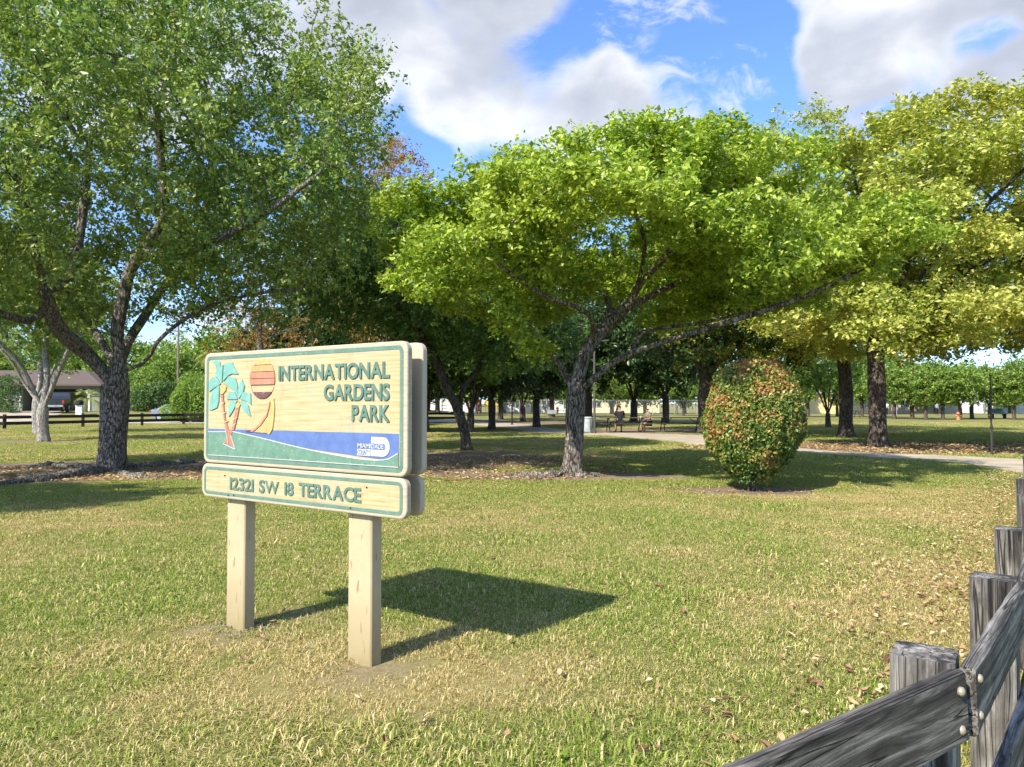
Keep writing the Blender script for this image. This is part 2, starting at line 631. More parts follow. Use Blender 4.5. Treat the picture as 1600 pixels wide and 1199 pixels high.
def build_tree(name, label, cat, limbs, attractors, bark, leafm, rng, base_r, D=0.35, dk=0.5, tip=0.007,
               leaves=60000, llen=0.08, lwid=0.045, spread=0.2, flat=1.0, up=0.3, out=0.0, growth_up=0.05,
               flare=0.55, sides=14, group=None, limb_min=0.075, twig_r=0.03, rootlobes=5, split_limbs=True, jit=0.22, bare=0.0, droop=0.0,
               leaf_fn=None, sprig=9):
    base = np.array(limbs[0][2][0], float)
    P, par = skeleton(limbs, D)
    nman = len(P)
    P, par = colonize(rng, P, par, attractors, D, dk, up=growth_up, jit=jit)
    P = P - base
    n = len(P)
    ch = [[] for _ in range(n)]
    for i, q in enumerate(par):
        if q >= 0:
            ch[q].append(i)
    # nodes are appended after their parents, so a reverse sweep is a post-order
    tips = np.array([1.0 if not c else 0.0 for c in ch])

    def radii(p):
        s = np.zeros(n)
        for i in range(n - 1, -1, -1):
            if not ch[i]:
                s[i] += tip ** p
            if par[i] >= 0:
                s[par[i]] += s[i]
        return s ** (1 / p)
    lo, hi = 1.4, 4.5
    for _ in range(14):
        md = (lo + hi) / 2
        if radii(md)[0] > base_r:
            lo = md
        else:
            hi = md
    rad = radii((lo + hi) / 2)
    root = empty(name, base)
    tag(root, label, cat, group)
    # chains along the thickest child
    chains, stack = [], [(0, -1)]
    while stack:
        s, pr = stack.pop()
        c = [pr, s] if pr >= 0 else [s]
        k = s
        while ch[k]:
            o = sorted(ch[k], key=lambda q: -rad[q])
            for q in o[1:]:
                stack.append((q, k))
            k = o[0]
            c.append(k)
        chains.append(c)
    tw, tv = MB(), None
    mains = []
    for c in chains:
        rr = rad[c].copy()
        if len(c) > 1 and par[c[1]] == c[0] and c[0] != 0:
            rr[0] = min(rr[0], rr[1] * 1.15)
        pts = P[c]
        if len(c) < 2:
            continue
        rmax = rr[min(1, len(rr) - 1)]
        if c[0] == 0 and par[c[0]] < 0:
            # trunk: denser rings, root flare and flutes
            seg = np.concatenate([[0], np.cumsum(np.linalg.norm(np.diff(pts, axis=0), axis=1))])
            keep = rr > limb_min * 0.6
            m = max(3, int(keep.sum()))
            L = seg[m - 1]
            t = np.unique(np.concatenate([np.linspace(0, min(0.8, L * 0.5), 10), np.linspace(min(0.8, L * 0.5), L, max(4, int(L / 0.2)))]))
            tp = np.stack([np.interp(t, seg, pts[:, k]) for k in range(3)], 1)
            tr = np.interp(t, seg, rr)
            tp[0, 2] -= 0.12
            ph = rng.uniform(0, 6.28, 3)
            fl = flare * np.exp(-t / (0.9 * base_r + 0.02))

            def rip(i, a, t=t, fl=fl, ph=ph, lob=rootlobes):
                return (1 + fl[i] * (0.75 + 0.55 * np.sin(lob * a + ph[0])) + 0.05 * np.sin(3 * a + ph[1] + t[i] * 1.3)
                        + 0.035 * np.sin(7 * a + ph[2] + t[i] * 2.1) + 0.05 * np.sin(2 * a + t[i] * 3.0))
            v, f = tube_arrays(tp, tr, max(sides, 12) + 6, True, rip)
            mb = MB()
            mb.add(v, f)
            mb.build('trunk', bark, root, True)
            if m < len(c):
                tw.tube(pts[m - 1:], rr[m - 1:], 5)
            continue
        if split_limbs and rmax > limb_min:
            m = max(2, int((rr > 0.03).sum()))
            mb = MB()
            ph = rng.uniform(0, 6.28, 2)
            v, f = tube_arrays(pts[:m], rr[:m], 9, True, lambda i, a, ph=ph: 1 + 0.07 * np.sin(2 * a + ph[0] + i) + 0.05 * np.sin(3 * a + ph[1] - i * 0.7))
            mb.add(v, f)
            mb.build('limb', bark, root, True)
            if m < len(c):
                tw.tube(pts[m - 1:], rr[m - 1:], 4)
        else:
            tw.tube(pts, rr, 7 if rmax > 0.05 else (5 if rmax > 0.02 else 3), False)
    if tw.v:
        me = bpy.data.meshes.new('twigs')
        me.from_pydata(tw.v, [], tw.f)
        o = link_mesh('branches', me, bark, root, True)
        tag(o, kind='stuff')
    # leaves on the twigs
    cand = np.array([i for i in range(nman // 2, n) if rad[i] < twig_r])
    if bare > 0:
        keepn = vnoise(P[cand], 0.5, 7.7) > bare
        cand = cand[keepn]
    nspr = max(50, leaves // sprig)
    pk = rng.choice(cand, nspr)
    S = P[pk] + rng.normal(size=(nspr, 3)) * spread * np.array([1, 1, flat])
    si = rng.integers(0, nspr, leaves)
    C = S[si] + rng.normal(size=(leaves, 3)) * llen * 0.62 * np.array([1, 1, 0.8])
    # clusters: pull leaves towards a few sub-centres
    ctr = P.mean(0) if not len(cand) else P[cand].mean(0)
    outv = unit(C - ctr)
    if leaf_fn is not None:
        C = C[leaf_fn(C + base)]
        outv = unit(C - ctr)
    V, T = leaf_arrays(rng, C, llen, lwid, up=up, out=outv, outw=out, droop=droop)
    crown = link_mesh('crown', big_mesh('crown', V, T), leafm, root)
    return root


def blob_points(rng, n, blobs):
    """points filling a list of ellipsoids (cx, cy, cz, rx, ry, rz)"""
    w = np.array([b[3] * b[4] * b[5] for b in blobs]) ** 0.8
    k = rng.choice(len(blobs), n, p=w / w.sum())
    B = np.array(blobs)[k]
    d = unit(rng.normal(size=(n, 3))) * (rng.uniform(0, 1, (n, 1)) ** 0.45)
    return B[:, :3] + d * B[:, 3:]


def dome_pads(rng, c, Rx, Ry, zlo, ztop, n, pr=(0.9, 1.6), pz=(0.22, 0.4), rim=3.6, layers=3, pw=0.5):
    """layered foliage pads of a spreading crown: rim at height rim, centre at ztop"""
    out = []
    for i in range(n):
        r = math.sqrt(rng.uniform(0.0, 1.0)) * 0.93
        a = rng.uniform(0, 2 * math.pi)
        top = rim + (ztop - rim) * max(0, 1 - r * r) ** pw
        z = top - (rng.integers(0, layers) ** 1.15) * (top - zlo) / (layers + 0.4) - rng.uniform(0, 0.3)
        q = rng.uniform(*pr)
        out.append((c[0] + Rx * r * math.cos(a), c[1] + Ry * r * math.sin(a), z, q, q, rng.uniform(*pz)))
    return out

# ================================================================== the ground
PATH = [G(1720, 752), G(1600, 741), G(1500, 724), G(1300, 711), G(1200, 704), G(1105, 697), G(1000, 686), G(950, 681), G(905, 680), G(850, 677),
        G(800, 671), G(740, 664), G(700, 661), G(700, 658.5), G(760, 659.5), G(830, 664), G(905, 675), G(1000, 677.5), G(1105, 681), G(1180, 692), G(1300, 705.5),
        G(1450, 711), G(1600, 718), G(1720, 722)]
PATH = np.array(PATH)[:, :2]
ROAD = np.array([(-110, 46.5), (-60, 52.5), (-30, 56.5), (-4, 61), (-4, 68.5), (-30, 63.5), (-60, 59.5), (-110, 53.5)])


def inside(poly, x, y):
    r = np.zeros(x.shape, bool)
    j = len(poly) - 1
    for i in range(len(poly)):
        xi, yi, xj, yj = poly[i][0], poly[i][1], poly[j][0], poly[j][1]
        c = ((yi > y) != (yj > y)) & (x < (xj - xi) * (y - yi) / (yj - yi + 1e-12) + xi)
        r ^= c
        j = i
    return r


DIRT = [(-9.3, 16.6, 7.4, 2.3, 1.0), (-4.6, 17.3, 2.4, 1.4, 0.9), (0.9, 15.5, 2.9, 1.15, 1.0), (-1.5, 19.9, 2.9, 3.4, 0.95), (4.05, 12.75, 1.35, 0.62, 1.0),
        (13.6, 26.0, 7.5, 3.6, 1.0), (19.5, 23.6, 5.5, 2.2, 1.0), (7.3, 40.5, 6.0, 3.2, 0.9), (10.2, 39.0, 3.0, 2.5, 0.8), (-4.0, 62, 14, 6.0, 0.9), (2.5, 58, 8.0, 4.0, 0.75),
        (-18.6, 29.6, 2.2, 1.0, 0.8), (-2.9, 41.0, 2.5, 1.3, 0.6), (-1.85, 4.90, 0.34, 0.20, 0.42), (-0.78, 4.14, 0.34, 0.18, 0.34), (-1.5, 5.3, 0.3, 0.2, 0.35)]


def dirt_at(x, y):
    p = np.stack([x, y, 0 * x], 1)
    n = vnoise(p, 0.55, 3.0) * 0.55 + vnoise(p, 1.7, 5.0) * 0.3 + vnoise(p, 5.0, 6.0) * 0.15 - 0.5
    m = np.zeros(len(x))
    for cx, cy, rx, ry, w in DIRT:
        d = np.sqrt(((x - cx) / rx) ** 2 + ((y - cy) / ry) ** 2) + n * 0.75
        m = np.maximum(m, w * np.clip((1.12 - d) / 0.3, 0, 1))
    return m


def dry_at(x, y):
    p = np.stack([x, y, 0 * x], 1)
    d = (vnoise(p, 0.35, 11.0) - 0.5) * 0.65 + (vnoise(p, 1.1, 12.0) - 0.5) * 0.6 + (vnoise(p, 3.2, 13.0) - 0.5) * 0.35 + 0.385
    for cx, cy, rx, ry, w in ((-1.85, 4.75, 0.8, 0.5, 0.65), (-0.65, 4.05, 1.2, 0.55, 0.7), (-0.1, 3.8, 1.0, 0.5, 0.3), (2.4, 4.1, 1.6, 1.5, 0.22), (5.4, 7.6, 2.2, 2.6, 0.35), (6.8, 10.5, 1.6, 2.6, 0.35),
                              (1.2, 2.6, 1.6, 0.9, 0.12), (3.2, 5.4, 1.0, 2.0, 0.3), (4.2, 11.9, 1.7, 0.6, 0.3)):
        d = d + w * np.exp(-(((x - cx) / rx) ** 2 + ((y - cy) / ry) ** 2))
    # greener, less dry patches of the lawn
    for cx, cy, rx, ry, w in ((-6, 12.5, 5, 1.6, 0.35), (6, 18.5, 5, 3.0, 0.4), (14, 31, 12, 3, 0.3), (-2.5, 8.5, 3, 1.5, 0.12), (3.2, 8.6, 2.5, 1.5, 0.18)):
        d = d - w * np.exp(-(((x - cx) / rx) ** 2 + ((y - cy) / ry) ** 2))
    far = np.clip((y - 40) / 40, 0, 1)
    return np.clip(d + 0.22 * far, 0, 1)


def ground_z(x, y):
    """the house plots across the street lie a little higher than the park"""
    x, y = np.asarray(x, float), np.asarray(y, float)
    t = np.clip((y - 62 - 0.13 * (x + 30)) / 9.0, 0, 1)
    return 0.72 * t * t * (3 - 2 * t) * np.clip((-6 - x) / 10.0, 0, 1)


xs = np.unique(np.concatenate([np.linspace(-2500, -60, 14), np.linspace(-60, -26, 35), np.linspace(-26, 26, 190), np.linspace(26, 60, 35), np.linspace(60, 2500, 14)]))
ys = np.unique(np.concatenate([np.linspace(-300, -4, 10), np.linspace(-4, 2, 10), np.linspace(2, 30, 125), np.linspace(30, 100, 110), np.linspace(100, 4000, 24)]))
XX, YY = np.meshgrid(xs, ys)
gx, gy = XX.ravel(), YY.ravel()
GV = np.stack([gx, gy, ground_z(gx, gy)], 1)
nx, ny = len(xs), len(ys)
ii = (np.arange(ny - 1)[:, None] * nx + np.arange(nx - 1)[None]).ravel()
GT = np.concatenate([np.stack([ii, ii + 1, ii + nx + 1], 1), np.stack([ii, ii + nx + 1, ii + nx], 1)])
gme = big_mesh('ground', GV, GT)
for nm, val in (('dirt', dirt_at(gx, gy)), ('dry', dry_at(gx, gy))):
    at = gme.attributes.new(nm, 'FLOAT', 'POINT')
    at.data.foreach_set('value', val.astype(np.float32))
gm, nt, b = new_mat('lawn_soil')
tcg = N(nt, 'ShaderNodeTexCoord')
n1 = N(nt, 'ShaderNodeTexNoise')
n1.inputs['Scale'].default_value = 1.3
n1.inputs['Detail'].default_value = 10
n1.inputs['Roughness'].default_value = 0.7
nt.links.new(tcg.outputs['Object'], n1.inputs['Vector'])
n2 = N(nt, 'ShaderNodeTexNoise')
n2.inputs['Scale'].default_value = 22
n2.inputs['Detail'].default_value = 6
n2.inputs['Roughness'].default_value = 0.75
nt.links.new(tcg.outputs['Object'], n2.inputs['Vector'])
a_dry = N(nt, 'ShaderNodeAttribute', attribute_name='dry')
a_dirt = N(nt, 'ShaderNodeAttribute', attribute_name='dirt')
gr = ramp(nt, [(0.3, (0.075, 0.115, 0.022)), (0.7, (0.155, 0.185, 0.045))], n2.outputs[0])
dr = ramp(nt, [(0.3, (0.20, 0.16, 0.065)), (0.7, (0.36, 0.30, 0.12))], n2.outputs[0])
dfac = math_node(nt, 'ADD', math_node(nt, 'MULTIPLY', a_dry.outputs['Fac'], 0.9), math_node(nt, 'MULTIPLY', math_node(nt, 'SUBTRACT', n1.outputs[0], 0.5), 0.8), True)
lawn_c = mix_col(nt, dfac, gr.outputs[0], dr.outputs[0])
so = ramp(nt, [(0.25, (0.11, 0.075, 0.05)), (0.5, (0.22, 0.165, 0.115)), (0.75, (0.36, 0.30, 0.23))],
          math_node(nt, 'ADD', math_node(nt, 'MULTIPLY', n2.outputs[0], 0.5), math_node(nt, 'MULTIPLY', n1.outputs[0], 0.5)))
sfac = math_node(nt, 'ADD', math_node(nt, 'MULTIPLY', a_dirt.outputs['Fac'], 1.5), math_node(nt, 'MULTIPLY', math_node(nt, 'SUBTRACT', n2.outputs[0], 0.6), 0.6), True)
nt.links.new(mix_col(nt, sfac, lawn_c, so.outputs[0]), b.inputs['Base Color'])
b.inputs['Roughness'].default_value = 0.95
b.inputs['Specular IOR Level'].default_value = 0.1
bp = N(nt, 'ShaderNodeBump')
bp.inputs['Strength'].default_value = 0.6
bp.inputs['Distance'].default_value = 0.03
nt.links.new(n2.outputs[0], bp.inputs['Height'])
nt.links.new(bp.outputs[0], b.inputs['Normal'])
ground = link_mesh('ground', gme, gm, None, True)
tag(ground, kind='structure')


def slab(name, poly, z, m, thick=0.05):
    v = [(float(p[0]), float(p[1]), z) for p in poly] + [(float(p[0]), float(p[1]), z - thick) for p in poly]
    n = len(poly)
    me = bpy.data.meshes.new(name)
    me.from_pydata(v, [], [tuple(range(n)), tuple(range(2 * n - 1, n - 1, -1))] + [(i, (i + 1) % n, n + (i + 1) % n, n + i) for i in range(n)])
    fix_normals(me)
    return tag(link_mesh(name, me, m), kind='structure')


conc = plain('pale_concrete', (0.40, 0.335, 0.245), 0.9, vary=0.22, scale=1.2, bump=0.3, bscale=40)
asph = plain('sun_bleached_road', (0.42, 0.40, 0.37), 0.9, vary=0.12, scale=0.8, bump=0.2, bscale=30)


def smooth_poly(poly, k=6):
    n = len(poly)
    out = []
    for i in range(n):
        p0, p1, p2, p3 = poly[i - 1], poly[i], poly[(i + 1) % n], poly[(i + 2) % n]
        for t in np.linspace(0, 1, k, endpoint=False):
            out.append(0.5 * ((2 * p1) + (-p0 + p2) * t + (2 * p0 - 5 * p1 + 4 * p2 - p3) * t * t + (-p0 + 3 * p1 - 3 * p2 + p3) * t ** 3))
    return np.array(out)


slab('path', smooth_poly(PATH, 4), 0.012, conc)
slab('road', ROAD, 0.010, asph)
drive = [(-46.5, 57.9), (-38.6, 59.0), (-43.4, 76.2), (-50.4, 76.2)]
dv, df = [], []
for t in np.linspace(0, 1, 14):
    for a_, b_ in ((0, 3), (1, 2)):
        x_ = drive[a_][0] + (drive[b_][0] - drive[a_][0]) * t
        y_ = drive[a_][1] + (drive[b_][1] - drive[a_][1]) * t
        dv.append((x_, y_, float(ground_z(x_, y_)) + 0.02))
for i in range(13):
    df.append((2 * i, 2 * i + 1, 2 * i + 3, 2 * i + 2))
dm = bpy.data.meshes.new('driveway')
dm.from_pydata(dv, [], df)
tag(link_mesh('driveway', dm, conc), kind='structure')

# ------------------------------------------------------------------ grass (instanced tufts)
PROTO = bpy.data.collections.new('grass_tufts')         # not linked to the scene: only instanced


def grass_mat(name, stops):
    m, nt, b = new_mat(name)
    g = N(nt, 'ShaderNodeNewGeometry')
    oi = N(nt, 'ShaderNodeObjectInfo')
    f = math_node(nt, 'FRACT', math_node(nt, 'ADD', g.outputs['Random Per Island'], oi.outputs['Random']))
    r = ramp(nt, stops, f)
    nt.nodes.remove(b)
    b = N(nt, 'ShaderNodeBsdfDiffuse')
    nt.links.new(r.outputs[0], b.inputs['Color'])
    tr = N(nt, 'ShaderNodeBsdfTranslucent')
    nt.links.new(r.outputs[0], tr.inputs[0])
    mx = N(nt, 'ShaderNodeMixShader')
    mx.inputs[0].default_value = 0.28
    nt.links.new(b.outputs[0], mx.inputs[1])
    nt.links.new(tr.outputs[0], mx.inputs[2])
    nt.links.new(mx.outputs[0], nt.nodes['Material Output'].inputs[0])
    return m


GRASS = [grass_mat('grass_green', [(0.0, (0.135, 0.220, 0.032)), (0.40, (0.242, 0.321, 0.054)), (0.66, (0.364, 0.404, 0.092)), (0.78, (0.541, 0.475, 0.194)), (1.0, (0.683, 0.594, 0.291))]),
         grass_mat('grass_mixed', [(0.0, (0.141, 0.208, 0.038)), (0.35, (0.271, 0.309, 0.065)), (0.55, (0.423, 0.392, 0.119)), (0.70, (0.588, 0.487, 0.205)), (1.0, (0.729, 0.618, 0.313))]),
         grass_mat('grass_dry', [(0.0, (0.200, 0.208, 0.054)), (0.22, (0.376, 0.309, 0.097)), (0.45, (0.541, 0.428, 0.172)), (0.75, (0.706, 0.570, 0.270)), (1.0, (0.776, 0.665, 0.388))])]


def tuft(rng, name, rad, nb, h, w, m):
    a = rng.uniform(0, 6.283, nb)
    r = rad * np.sqrt(rng.uniform(0, 1, nb))
    B = np.stack([r * np.cos(a), r * np.sin(a), np.full(nb, -0.005)], 1)
    lean = rng.uniform(0, 6.283, nb)
    ln = rng.uniform(0.3, 1.6, nb)
    d = np.stack([np.cos(lean), np.sin(lean), np.zeros(nb)], 1)
    s = np.stack([-np.sin(lean + rng.normal(0, 0.6, nb)), np.cos(lean), np.zeros(nb)], 1)
    H = (h * rng.uniform(0.45, 1.25, nb))[:, None]
    W = (w * rng.uniform(0.6, 1.3, nb))[:, None]
    upv = np.array([[0, 0, 1.0]])
    mid = B + (upv * 0.62 + d * ln[:, None] * 0.35) * H
    tip = B + (upv * (0.95 - 0.35 * ln[:, None]) + d * ln[:, None]) * H
    V = np.stack([B - s * W / 2, B + s * W / 2, mid + s * W * 0.42, mid - s * W * 0.42, tip], 1).reshape(-1, 3)
    k = np.arange(nb)[:, None] * 5
    T = np.concatenate([k + np.array([[0, 1, 2]]), k + np.array([[0, 2, 3]]), k + np.array([[3, 2, 4]])])
    o = bpy.data.objects.new(name, big_mesh(name, V, T))
    o.data.materials.append(m)
    PROTO.objects.link(o)


rg = np.random.default_rng(5)
NV = 4
for gi in range(3):
    for k in range(NV):
        tuft(rg, 'tuft_%02d' % (gi * NV + k), 0.15, 190, 0.043, 0.0043, GRASS[gi])
for gi in range(3):
    for k in range(NV):
        tuft(rg, 'tuft_%02d' % (12 + gi * NV + k), 0.42, 300, 0.05, 0.011, GRASS[gi])


def scatter(y0, y1, step, wide):
    pts = []
    y = y0
    while y < y1:
        hw = 0.74 * y + wide
        x = np.arange(-hw, hw, step)
        pts.append(np.stack([x, np.full(len(x), y)], 1))
        y += step
    p = np.concatenate(pts)
    return p + rg.uniform(-0.5, 0.5, p.shape) * step


nearp = scatter(1.6, 19.0, 0.125, 1.2)
farp = scatter(19.0, 60.0, 0.40, 2.0)
allp = np.concatenate([nearp, farp])
isfar = np.concatenate([np.zeros(len(nearp), bool), np.ones(len(farp), bool)])
px_, py_ = allp[:, 0], allp[:, 1]
dirt = dirt_at(px_, py_)
dry = dry_at(px_, py_)
keep = (rg.uniform(0, 1, len(px_)) > dirt * 1.25) & ~inside(PATH, px_, py_) & ~inside(ROAD, px_, py_)
keep &= rg.uniform(0, 1, len(px_)) > np.clip((dry - 0.8) * 0.9, 0, 0.22)
for cx, cy in ((-1.80, 5.02), (-0.84, 4.33)):
    keep &= np.hypot(px_ - cx, py_ - cy) > 0.14
px_, py_, dry, dirt, isfar = px_[keep], py_[keep], dry[keep], dirt[keep], isfar[keep]
cls = np.clip(np.floor(dry * 3.0 + rg.normal(0, 0.42, len(dry))), 0, 2).astype(int)
idx = cls * NV + rg.integers(0, NV, len(cls)) + np.where(isfar, 12, 0)
gpts = bpy.data.meshes.new('lawn_grass')
gpts.vertices.add(len(px_))
gpts.vertices.foreach_set('co', np.stack([px_, py_, ground_z(px_, py_) - 0.002], 1).astype(np.float32).ravel())
at = gpts.attributes.new('tuft', 'INT', 'POINT')
at.data.foreach_set('value', idx.astype(np.int32))
at = gpts.attributes.new('turn', 'FLOAT', 'POINT')
at.data.foreach_set('value', rg.uniform(0, 6.283, len(px_)).astype(np.float32))
at = gpts.attributes.new('size', 'FLOAT', 'POINT')
sz = (0.75 + 0.5 * rg.uniform(0, 1, len(px_))) * (1 - 0.45 * np.clip(dirt * 1.5, 0, 1)) * (1.0 - 0.3 * dry)
sz *= np.where(rg.uniform(0, 1, len(sz)) < 0.035, rg.uniform(1.3, 1.9, len(sz)), 1.0)
at.data.foreach_set('value', sz.astype(np.float32))
grass = bpy.data.objects.new('lawn_grass', gpts)
COL.objects.link(grass)
tag(grass, 'short mown green and straw coloured grass covering the park lawn', 'grass', kind='stuff')
ng = bpy.data.node_groups.new('grass_scatter', 'GeometryNodeTree')
ng.interface.new_socket('Geometry', in_out='INPUT', socket_type='NodeSocketGeometry')
ng.interface.new_socket('Geometry', in_out='OUTPUT', socket_type='NodeSocketGeometry')
gi_, go_ = ng.nodes.new('NodeGroupInput'), ng.nodes.new('NodeGroupOutput')
iop = ng.nodes.new('GeometryNodeInstanceOnPoints')
ci = ng.nodes.new('GeometryNodeCollectionInfo')
ci.inputs['Collection'].default_value = PROTO
ci.inputs['Separate Children'].default_value = True
ci.inputs['Reset Children'].default_value = True


def named(nm, dt):
    n = ng.nodes.new('GeometryNodeInputNamedAttribute')
    n.data_type = dt
    n.inputs['Name'].default_value = nm
    return n.outputs['Attribute']


cx_ = ng.nodes.new('ShaderNodeCombineXYZ')
ng.links.new(named('turn', 'FLOAT'), cx_.inputs[2])
ng.links.new(gi_.outputs[0], iop.inputs['Points'])
ng.links.new(ci.outputs[0], iop.inputs['Instance'])
iop.inputs['Pick Instance'].default_value = True
ng.links.new(named('tuft', 'INT'), iop.inputs['Instance Index'])
ng.links.new(cx_.outputs[0], iop.inputs['Rotation'])
ng.links.new(named('size', 'FLOAT'), iop.inputs['Scale'])
ng.links.new(iop.outputs[0], go_.inputs[0])
md = grass.modifiers.new('scatter', 'NODES')
md.node_group = ng

# ------------------------------------------------------------------ fallen leaves
litter_m = leaf_mat('fallen_leaf', [(0.0, (0.20, 0.11, 0.05)), (0.3, (0.36, 0.22, 0.10)), (0.6, (0.50, 0.34, 0.16)), (0.85, (0.60, 0.46, 0.26)), (1.0, (0.62, 0.52, 0.36))], 0.15, 0.7)


def litter_mat_obj():
    m, nt, b = new_mat('fallen_leaf_single')
    oi = N(nt, 'ShaderNodeObjectInfo')
    r = ramp(nt, [(0.0, (0.13, 0.065, 0.035)), (0.3, (0.27, 0.15, 0.07)), (0.65, (0.40, 0.26, 0.13)), (1.0, (0.50, 0.38, 0.22))], oi.outputs['Random'])
    nt.links.new(r.outputs[0], b.inputs['Base Color'])
    b.inputs['Roughness'].default_value = 0.7
    return m


fl_m = litter_mat_obj()
leaf_meshes = []
for k in range(4):
    mb = MB()
    L, W = 1.0, (0.42, 0.5, 0.36, 0.55)[k]
    rows = 5
    curl = (0.25, -0.2, 0.35, 0.15)[k]
    vs = []
    for i in range(rows):
        t = i / (rows - 1)
        w = W * math.sin(math.pi * (0.06 + 0.9 * t)) ** 0.8
        z = curl * (t - 0.5) ** 2 * 1.6 + 0.02
        for s in (-1, 0, 1):
            vs.append(((t - 0.5) * L, s * w / 2, z + abs(s) * (0.10 + 0.08 * k % 0.2)))
    fs = []
    for i in range(rows - 1):
        for j in range(2):
            a = i * 3 + j
            fs.append((a, a + 1, a + 4, a + 3))
    me = bpy.data.meshes.new('fallen_leaf')
    me.from_pydata(vs, [], fs)
    me.materials.append(fl_m)
    leaf_meshes.append(me)
cnt = 0
while cnt < 210:
    x = rg.uniform(-2.2, 4.4)
    y = rg.uniform(2.55, 7.0)
    w = 0.10 + 0.9 * math.exp(-((x - 1.0) / 1.0) ** 2 - ((y - 2.9) / 0.7) ** 2) + 0.75 * math.exp(-((x - (0.74 * y - 0.9)) / 0.55) ** 2)
    if x > 0.735 * y - 0.42 or rg.uniform() > w or abs(x) > 0.72 * y:
        continue
    o = bpy.data.objects.new('fallen_leaf', leaf_meshes[cnt % 4])
    COL.objects.link(o)
    o.location = (x, y, rg.uniform(0.022, 0.042))
    o.rotation_euler = (rg.normal(0, 0.35), rg.normal(0, 0.35), rg.uniform(0, 6.28))
    s = rg.uniform(0.034, 0.068)
    o.scale = (s, s, s)
    tag(o, 'single curled tan or brown fallen leaf lying on the foreground grass', 'leaf', 'fallen leaves on the foreground grass')
    cnt += 1


def litter(name, label, n, fn, size):
    C = fn(n)
    C = C[~inside(PATH, C[:, 0], C[:, 1])]
    V, T = leaf_arrays(rg, C, size, size * 0.5, up=1.6, fold=0.25)
    o = link_mesh(name, big_mesh(name, V, T), litter_m)
    tag(o, label, 'leaf litter', kind='stuff')


def ell(cx, cy, rx, ry, z0=0.008, z1=0.03):
    def f(n):
        a = rg.uniform(0, 6.283, n)
        r = np.sqrt(rg.uniform(0, 1, n))
        return np.stack([cx + rx * r * np.cos(a), cy + ry * r * np.sin(a), rg.uniform(z0, z1, n)], 1)
    return f


def along_fence(n):
    t = rg.uniform(0, 1, n) ** 0.8
    y = 3.2 + t * 13
    return np.stack([0.735 * y - 0.45 - np.abs(rg.normal(0, 0.75, n)), y, rg.uniform(0.02, 0.05, n)], 1)


litter('oak_leaf_litter', 'reddish brown leaf litter on the bare soil around the big left oak', 7000, ell(-9.2, 15.9, 6.5, 1.7), 0.075)
litter('grove_leaf_litter', 'dark brown leaf litter under the two thick trunks beside the path', 9000, ell(14.2, 25.3, 8.5, 3.3), 0.10)
litter('fence_leaf_litter', 'tan leaf litter in the grass along the weathered rail fence', 3800, along_fence, 0.042)
litter('grey_leaf_litter', 'scattered dry leaves and twigs on the bare soil left of the lime tree', 5000, ell(-0.6, 17.6, 3.4, 3.6), 0.075)
litter('bush_leaf_litter', 'scattered orange leaves on the soil ring under the clipped bush', 500, ell(3.7, 12.8, 1.5, 0.7), 0.04)

